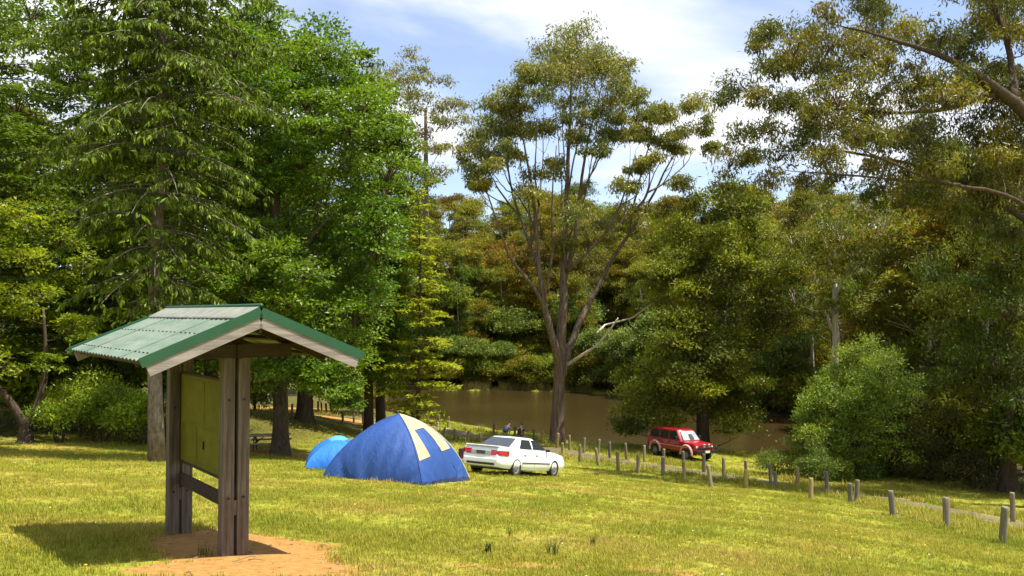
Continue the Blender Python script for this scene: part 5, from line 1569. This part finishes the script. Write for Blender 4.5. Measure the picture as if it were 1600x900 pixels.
# ------------------------------------------------------------------ bollards
def bollard_mesh(seed, r0):
    r = np.random.default_rng(seed); mb = MB(); n_ = 12
    prof = [(-.25, 1.0), (0, 1.02), (.3, 1.0), (.6, .98), (.78, .98), (.815, .93), (.83, .80)]
    G = []
    wob = 1 + .035 * r.normal(size=n_)
    for k in range(n_):
        a = 2 * np.pi * k / n_
        G.append([(r0 * q * wob[k] * math.cos(a), r0 * q * wob[k] * math.sin(a), z) for z, q in prof])
    G = np.array(G); mb.grid(G, True); t_ = G[:, -1]
    mb.add(np.vstack([t_, [0, 0, .838]]), [], [(i, (i + 1) % n_, n_) for i in range(n_)])
    me = mb.mesh("bollard", True); me.set_sharp_from_angle(angle=rad(50)); me.materials.append(W_BOLL); return me
nt_ = W_BOLL.node_tree; pb_ = nt_.nodes["Principled BSDF"]      # every log weathered a little differently
hs_ = nt_.nodes.new("ShaderNodeHueSaturation"); oi_ = nt_.nodes.new("ShaderNodeObjectInfo"); mr_ = nt_.nodes.new("ShaderNodeMapRange")
mr_.inputs["To Min"].default_value = 0.55; mr_.inputs["To Max"].default_value = 1.3
nt_.links.new(oi_.outputs["Random"], mr_.inputs["Value"]); nt_.links.new(mr_.outputs[0], hs_.inputs["Value"]); nt_.links.new(mr_.outputs[0], hs_.inputs["Saturation"])
src_ = pb_.inputs["Base Color"].links[0].from_socket; nt_.links.new(src_, hs_.inputs["Color"]); nt_.links.new(hs_.outputs[0], pb_.inputs["Base Color"])
BM = [bollard_mesh(s, .085) for s in range(4)]
r_b = np.random.default_rng(3)
def bollard(px, py, hpx, label, group):
    p = ground_at(px, py); hm = np.clip(hpx * p[1] / F, .68, 1.02)
    o = obj("bollard", BM[int(r_b.integers(4))]); o.location = p
    o.scale = (r_b.uniform(.92, 1.1), r_b.uniform(.92, 1.1), hm / .835); o.rotation_euler = (r_b.normal() * .045, r_b.normal() * .045, r_b.uniform(0, 6.28))
    tag(o, label, "bollard", group); return o
LN, GN = "weathered round timber bollard on the meadow side of the gravel track", "bollards on the meadow side of the track"
LF, GF = "weathered round timber bollard on the lake side of the gravel track", "bollards on the lake side of the track"
for q in [(906, 722, 27), (935, 728, 28), (966, 736, 31), (997, 740, 30), (1036, 744, 31), (1069, 750, 30), (1111, 762, 35), (1165, 763, 29), (1212, 764, 27), (1267, 780, 33), (1329, 785, 30), (1396, 807, 40), (1480, 827, 49), (1566, 849, 58),
          (695, 682, 15), (711, 687, 17), (731, 690, 17), (752, 693, 17), (879, 712, 20)]:
    bollard(*q, LN, GN)
for q in [(890, 704, 25), (912, 708, 24), (934, 711, 25), (953, 716, 29), (979, 718, 27), (1007, 722, 27), (1037, 729, 29), (1068, 733, 30), (1100, 738, 33), (1131, 745, 34), (1166, 750, 34), (1205, 761, 39), (1247, 764, 37), (1293, 772, 36), (1338, 785, 35), (1583, 816, 49),
          (621, 654, 12), (640, 656, 12), (653, 657, 13), (668, 660, 13), (686, 665, 17), (700, 668, 17), (771, 679, 19), (804, 684, 18), (817, 686, 19), (834, 689, 19), (848, 693, 20), (870, 700, 24)]:
    bollard(*q, LF, GF)
for q in [(412, 638, 12), (456, 648, 17), (488, 642, 17), (497, 643, 16), (503, 644, 15), (510, 645, 15), (517, 646, 14), (527, 648, 14), (536, 662, 20), (553, 660, 20), (558, 650, 14), (567, 662, 22)]:
    bollard(*q, "dark timber bollard in the shade of the broadleaf trees", "bollards in the shade by the sandy bend")
wp = bollard(684, 672, 13, "bollard with a white painted top behind the big tent", None)
wp.data = BM[0].copy(); wp.data.materials.clear(); wp.data.materials.append(M_WHITE)

# ------------------------------------------------------------------ picnic table
def picnic(base, rz):
    root = empty("picnic_table", base, rz, "weathered timber picnic table with attached benches behind the leaning trunk", "picnic table")
    for k in range(5):
        m_ = MB(); m_.box((0, -.32 + k * .16, .745), (1.85, .145, .045)); m_.build("table_plank", W_TABLE, root, bevel=.005)
    for s in (-1, 1):
        for k in range(2):
            m_ = MB(); m_.box((0, s * (.66 + k * .15), .445), (1.85, .14, .045)); m_.build("bench_plank", W_TABLE, root, bevel=.005)
        for x in (-.65, .65):
            m_ = MB(); m_.beam((x, s * .66, -.08), (x, s * .22, .72), .045, .10, (0, 1, 0)); m_.build("leg", W_FRAME, root)
    for x in (-.65, .65):
        m_ = MB(); m_.box((x + .046, 0, .40), (.045, 1.6, .10)); m_.build("bench_bearer", W_FRAME, root)
        m_ = MB(); m_.box((x + .046, 0, .70), (.045, .76, .09)); m_.build("table_bearer", W_FRAME, root)
        m_ = MB(); m_.beam((x * .95, 0, .42), (x * .3, 0, .70), .04, .08, (1, 0, 0) if False else (0, 1, 0)); m_.build("brace", W_FRAME, root)
    return root
picnic((p_tab[0] + .35, p_tab[1] + .1, p_tab[2] - .01), rad(8))

# ------------------------------------------------------------------ people by the water
M_SKIN = plain("skin", (0.50, 0.29, 0.21), 0.5, var=0.06)
M_SHIRT = plain("blue_shirt", (0.12, 0.24, 0.40), 0.8, var=0.15)
M_SHORTS = plain("dark_shorts", (0.03, 0.045, 0.09), 0.8)
M_TOP = plain("dark_top", (0.03, 0.024, 0.032), 0.8)
M_HAIR = plain("dark_hair", (0.018, 0.012, 0.01), 0.6)
M_SEAT = plain("camp_seat_canvas", (0.02, 0.05, 0.11), 0.8)

def skin_mesh(verts, edges, radii, sub=2):
    me = bpy.data.meshes.new("figure"); me.from_pydata([tuple(v) for v in verts], edges, [])
    o = bpy.data.objects.new("figure", me); COL.objects.link(o)
    md = o.modifiers.new("skin", 'SKIN'); md.use_smooth_shade = True
    for i, r in enumerate(radii):
        sv = me.skin_vertices[0].data[i]; sv.radius = (r, r) if np.isscalar(r) else r; sv.use_root = (i == 0)
    s = o.modifiers.new("sub", 'SUBSURF'); s.levels = sub; s.render_levels = sub
    dg = bpy.context.evaluated_depsgraph_get(); dg.update()
    out = bpy.data.meshes.new_from_object(o.evaluated_get(dg))
    bpy.data.objects.remove(o, do_unlink=True)
    out.polygons.foreach_set("use_smooth", np.ones(len(out.polygons), bool))
    return out

def person(base, rz, label, lean, shirt, hat, legs_bare):
    """seated figure facing +x on a camp stool, leaning forward"""
    root = empty("person", base, rz, label, "person")
    hip = np.array([0, 0, .52])
    sp = lambda L: hip + np.array([math.sin(lean) * L, 0, math.cos(lean) * L])
    v, e, r = [], [], []
    def add(p, rad_, par=None):
        v.append(np.array(p, float)); r.append(rad_)
        if par is not None: e.append((par, len(v) - 1))
        return len(v) - 1
    i0 = add(hip, (.16, .13)); i1 = add(sp(.22), (.15, .115), i0); i2 = add(sp(.40) + [.02, 0, 0], (.165, .115), i1); i3 = add(sp(.52) + [.05, 0, 0], (.07, .07), i2)
    nk = add(sp(.58) + [.08, 0, 0], .055, i3); hd = add(sp(.66) + [.13, 0, .0], (.075, .09), nk); tp = add(sp(.76) + [.17, 0, .02], (.07, .085), hd)
    sh = sp(.47) + np.array([.04, 0, 0])
    for s in (-1, 1):
        a = add(sh + [0, s * .17, 0], .062, i2); el = add(sh + [.16, s * .24, -.24], .045, a); wr_ = add(np.array([.42, s * .14, .60]), .032, el)
        pm = add(np.array([.49, s * .11, .585]), (.038, .02), wr_)
        for f, (dy, L) in enumerate(((-.028, .07), (-.01, .085), (.01, .08), (.028, .065))):
            k1 = add(v[pm] + np.array([.035, dy, -.005]), .011, pm); k2 = add(v[pm] + np.array([.035 + L * .5, dy * 1.1, -.02]), .010, k1); add(v[pm] + np.array([.03 + L * .85, dy * 1.1, -.05]), .008, k2)
        t1 = add(v[pm] + np.array([-.01, -s * .035, .01]), .012, pm); add(v[pm] + np.array([.03, -s * .055, 0]), .010, t1)
        th = add(hip + [.08, s * .10, 0], .085, i0); kn = add(np.array([.46, s * .15, .54]), .062, th); an = add(np.array([.40, s * .15, .09]), .042, kn)
        hl = add(np.array([.40, s * .15, .045]), .04, an); add(np.array([.52, s * .16, .035]), (.042, .03), hl)
    me = skin_mesh(v, e, r); me.materials.append(M_SKIN); obj("body", me, None, root)
    # clothing follows the same joints, a little larger
    def cloth(name, chains, mat):
        vv, ee, rr = [], [], []
        for ch in chains:
            for k, (p, q) in enumerate(ch):
                vv.append(np.array(p, float)); rr.append(q)
                if k: ee.append((len(vv) - 2, len(vv) - 1))
        m_ = skin_mesh(vv, ee, rr, 2); m_.materials.append(mat); return obj(name, m_, None, root)
    cloth("shirt", [[(hip + [0, 0, .02], (.185, .155)), (sp(.22), (.175, .14)), (sp(.40) + [.02, 0, 0], (.19, .14)), (sp(.50) + [.04, 0, 0], (.11, .10))]], shirt)
    for s in (-1, 1): cloth("sleeve", [[(sh + [0, s * .15, 0], .085), (sh + [.05, s * .20, -.08], .075), (sh + [.11, s * .23, -.16], .066)]], shirt)
    for s in (-1, 1): cloth("shorts_leg", [[(hip + [0, s * .08, 0], .115), (hip + [.2, s * .12, .01], .10), (hip + [.34 if legs_bare else .44, s * .145, .015], .085)]], M_SHORTS)
    H = v[tp]
    hr = MB(); th_ = np.linspace(0, 2 * np.pi, 15)[:-1]; ph_ = np.linspace(0.05, 1.75, 8)
    G = np.array([[H + np.array([-.02 + .098 * math.sin(q) * math.cos(t), .085 * math.sin(q) * math.sin(t), -.02 + .10 * math.cos(q)]) for q in ph_] for t in th_]); hr.grid(G, True); hr.build("hair", M_HAIR, root, smooth=True)
    for s in (-1, 1):
        ey = MB(); ey.lathe([(.001, .012), (.009, .008), (.011, 0)], 8, 'X', H + np.array([.062, s * .03, -.055])); ey.build("eye", M_HAIR, root)
        ea = MB(); ea.lathe([(.001, .012), (.022, .008), (.026, -.004)], 10, 'Y', H + np.array([-.02, s * .078, -.06])); ea.build("ear", M_SKIN, root, smooth=True)
    ns = MB(); ns.add([H + np.array(q) for q in ((.06, -.014, -.085), (.06, .014, -.085), (.095, 0, -.085), (.068, 0, -.045))], [], [(0, 1, 2), (0, 2, 3), (1, 3, 2)]); ns.build("nose", M_SKIN, root)
    mo = MB(); mo.box(H + np.array([.062, 0, -.108]), (.012, .045, .010)); mo.build("mouth", M_TOP, root)
    if hat:
        hm = MB(); hm.lathe([(.135, .0), (.13, .012), (.092, .02), (.088, .075), (.06, .10), (.001, .105)], 18, 'Z', H + np.array([-.01, 0, .015])); hm.build("hat", M_HAIR, root, smooth=True)
    # camp stool beneath
    return root
def stool(base, rz, label):
    root = empty("camp_stool", base, rz, label, "stool")
    m_ = MB(); m_.box((0, 0, .395), (.38, .40, .03)); m_.build("seat", M_SEAT, root, bevel=.01)
    for y in (-.18, .18):
        for s in (-1, 1):
            t = MB(); t.tube([(s * .17, y, .39), (-s * .2, y, -.04)], .011, 6); t.build("leg", M_DARKMETAL, root)
for (px, d, rz, lab, lean, shirt, hat, slab) in [(787, 64.5, rad(35), "person in blue shirt and dark hat hunched forward on a stool beyond the white car", .75, M_SHIRT, True, "folding stool under the person in the blue shirt"),
                                                 (811, 62.0, rad(60), "person with dark hair and dark top sitting low beyond the white car", .35, M_TOP, False, "folding stool under the person in the dark top")]:
    q = on_ground(px, d); print("person", q)
    dz = -.02
    person((q[0], q[1], q[2] + dz), rz, lab, lean, shirt, hat, True); stool((q[0], q[1], q[2] + dz), rz, slab)

# dark gear between the tent and the car
pg = ground_at(713, 735)
root = empty("camp_chair", (pg[0] + .25, pg[1] + 1.8, gz(pg[0] + .25, pg[1] + 1.8)), rad(-60), "dark red folding camp chair half hidden between the big tent and the white car", "chair")
M_MAROON = plain("maroon_canvas", (0.03, 0.008, 0.012), 0.8)
m_ = MB(); m_.box((0, 0, .42), (.5, .5, .03)); m_.build("seat", M_MAROON, root, bevel=.01)
root.scale = (.8, .8, .8)
m_ = MB(); m_.box((-.27, 0, .78), (.03, .5, .5)); m_.build("backrest", M_MAROON, root, bevel=.01)
for x in (-.25, .25):
    for y in (-.25, .25):
        t = MB(); t.tube([(x, y, 1.0 if x < 0 else .62), (x, y, -.04)], .014, 6); t.build("leg", M_DARKMETAL, root)
for y in (-.27, .27):
    t = MB(); t.box((0, y, .63), (.5, .06, .025)); t.build("armrest", M_BLACK, root)

# ------------------------------------------------------------------ weeds standing out of the short grass
M_WEED = leaf_mat("weed_leaf", (0.06, 0.085, 0.014), 0.3, 0.5, 0.3, 0.01)
def weed(px, py, h, nb, w, spread, lean, label, seed):
    p = ground_at(px, py)
    me = blade_tuft(seed, nb, h * .6, h, w, spread, lean)
    o = obj("weed_clump", me, M_WEED); o.location = p
    tag(o, label, "weed")
weed(763, 866, .20, 26, .022, .05, .9, "dark leafy weed clump in the open meadow grass", 201)
weed(863, 868, .30, 34, .009, .10, .9, "wide tussock of thin dark grass stems in the meadow", 202)
weed(926, 852, .19, 20, .012, .04, .5, "small upright green tussock in the meadow", 203)
weed(798, 838, .22, 12, .010, .03, .4, "slim green weed next to a yellow flower", 204)
weed(1004, 836, .10, 22, .016, .16, 1.2, "flat sprawling weed by a bare patch of soil", 205)
weed(320, 868, .16, 16, .012, .08, .8, "seedling grasses at the foot of the shelter's near posts", 206)

# ------------------------------------------------------------------ grass and small flowers (after everything that keeps it clear)
pts, sc = grass_points(); print("grass", len(pts))
tufts = [blade_tuft(s, 12, .03, .075, .009, .08, 1.0) for s in range(4)] + [blade_tuft(9, 8, .06, .13, .006, .05, .6)]
scatter("grass", pts, sc, rng.uniform(0, 6.28, len(pts)), tufts, m_grass, "short yellow green meadow grass")

def flowers(name, P, col, label, size):
    mb = MB()
    for (x, y) in P:
        z = gz(x, y); h = rng.uniform(.05, .10); a0 = rng.uniform(0, 6.28); tx, ty = rng.normal(size=2) * .02
        mb.tube([(x, y, z - .01), (x + tx * .5, y + ty * .5, z + h * .6), (x + tx, y + ty, z + h)], .0035, 4, False)
        k = 8; th = a0 + np.arange(k) * 2 * np.pi / k; s = size * rng.uniform(.7, 1.2)
        rr = np.where(np.arange(k) % 2, s, s * .62)
        V = np.column_stack([x + tx + rr * np.cos(th), y + ty + rr * np.sin(th), np.full(k, z + h + .004)])
        mb.add(np.vstack([V, [[x + tx, y + ty, z + h + .012]]]), [], [(i, (i + 1) % k, k) for i in range(k)])
    o = obj(name, mb.mesh(name), plain(name + "_petal", col, .6)); tag(o, label, None, None, "stuff")
fx, fd = wedge_points(7, 30, .16); k_ = (bare(fx, fd) < .3) & (track_dist(fx, fd) > 2)
c_ = [ground_at(px, py)[:2] for px, py in [(1425, 795), (1432, 790), (1440, 800), (1445, 792), (1420, 805), (1448, 786), (1436, 806), (1452, 800)]]
flowers("yellow_flowers", np.vstack([np.column_stack([fx[k_], fd[k_]]), np.array(c_) + rng.normal(size=(8, 2)) * .1]), (0.75, 0.42, 0.01), "small yellow meadow flowers", .022)
fx, fd = wedge_points(7, 26, .05); k_ = (bare(fx, fd) < .3) & (track_dist(fx, fd) > 2)
flowers("white_flowers", np.column_stack([fx[k_], fd[k_]]), (0.7, 0.7, 0.66), "small white clover heads in the grass", .018)

# reeds along the far water's edge
rx = rng.uniform(-24, 24, 2600); rd = np.array([np.interp(x, FS_X, FS_D) for x in rx]) + rng.uniform(-.3, 2.2, len(rx))
rz_ = terrain(rx, rd); k_ = (rz_ > -.12) & (np.sin(rx * .9) + np.sin(rx * .37 + 1) > -.6)
m_reed = leaf_mat("reed_blade", (0.21, 0.19, 0.055), 0.3, 0.6, 0.2, 0.02)
scatter("reeds", np.column_stack([rx, rd, rz_])[k_], rng.uniform(.6, 1.3, k_.sum()), rng.uniform(0, 6.28, k_.sum()), [blade_tuft(300 + i, 16, .4, 1.1, .03, .18, .5) for i in range(3)], m_reed, "pale reeds fringing the far water edge")

# fallen leaves and twigs in the grass, pebbles on the bare soil
lx_, ld_ = wedge_points(7, 26, 3.0); n_ = len(lx_)
lz_ = terrain(lx_, ld_) + rng.uniform(.01, .04, n_)
fo = Foliage(np.random.default_rng(5)); th = rng.uniform(0, 6.28, n_)
fo.leaves(np.column_stack([lx_, ld_, lz_]), np.column_stack([np.cos(th), np.sin(th), rng.normal(size=n_) * .25]), np.array([0, 0, 1.0]) + rng.normal(size=(n_, 3)) * .3, rng.uniform(.03, .10, n_), rng.uniform(.012, .03, n_), np.ones((n_, 3)) * rng.uniform(.4, 1.5, (n_, 1)))
o = fo.build("leaf_litter", leaf_mat("dry_leaf", (0.20, 0.125, 0.06), 0.1, 0.7, 0.2, 0.0), None, (0, 0, 0)); tag(o, "dry fallen leaves scattered in the grass", None, None, "stuff")
mb = MB()
for i in range(170):
    a = rng.uniform(0, 6.28); rr = math.sqrt(rng.uniform()) * 2.6; x, y = K_MID[0] + .3 + rr * math.cos(a), K_MID[1] - .5 + rr * math.sin(a) * .9
    if bare([x], [y])[0] < .45: continue
    s_ = rng.uniform(.005, .016); z = gz(x, y)
    V = rand_dir(rng, 8) * s_ * np.array([1.2, 1, .6]); V = np.array([[sx, sy, sz] for sx in (-1, 1) for sy in (-1, 1) for sz in (-1, 1)]) * s_ * rng.uniform(.5, 1.0, (8, 3)) * np.array([1.2, 1, .6])
    mb.add(V + np.array([x, y, z + s_ * .3]), [(0, 1, 3, 2), (4, 6, 7, 5), (0, 4, 5, 1), (2, 3, 7, 6), (0, 2, 6, 4), (1, 5, 7, 3)])
for i in range(70):
    a = rng.uniform(0, 6.28); x, d_ = rng.uniform(-.5, .5), rng.uniform(7.5, 20); x = x * d_; L_ = rng.uniform(.08, .35); z = gz(x, d_) + .02
    mb.tube([(x, d_, z), (x + math.cos(a) * L_ * .5, d_ + math.sin(a) * L_ * .5, z + .015), (x + math.cos(a + .3) * L_, d_ + math.sin(a + .3) * L_, gz(x, d_) + .015)], .006, 5)
tag(mb.build("pebbles_and_twigs", plain("soil_brown", (0.20, 0.13, 0.07), 0.9, var=.4, scale=3)), "small stones and fallen twigs on the bare soil and grass", None, None, "stuff")
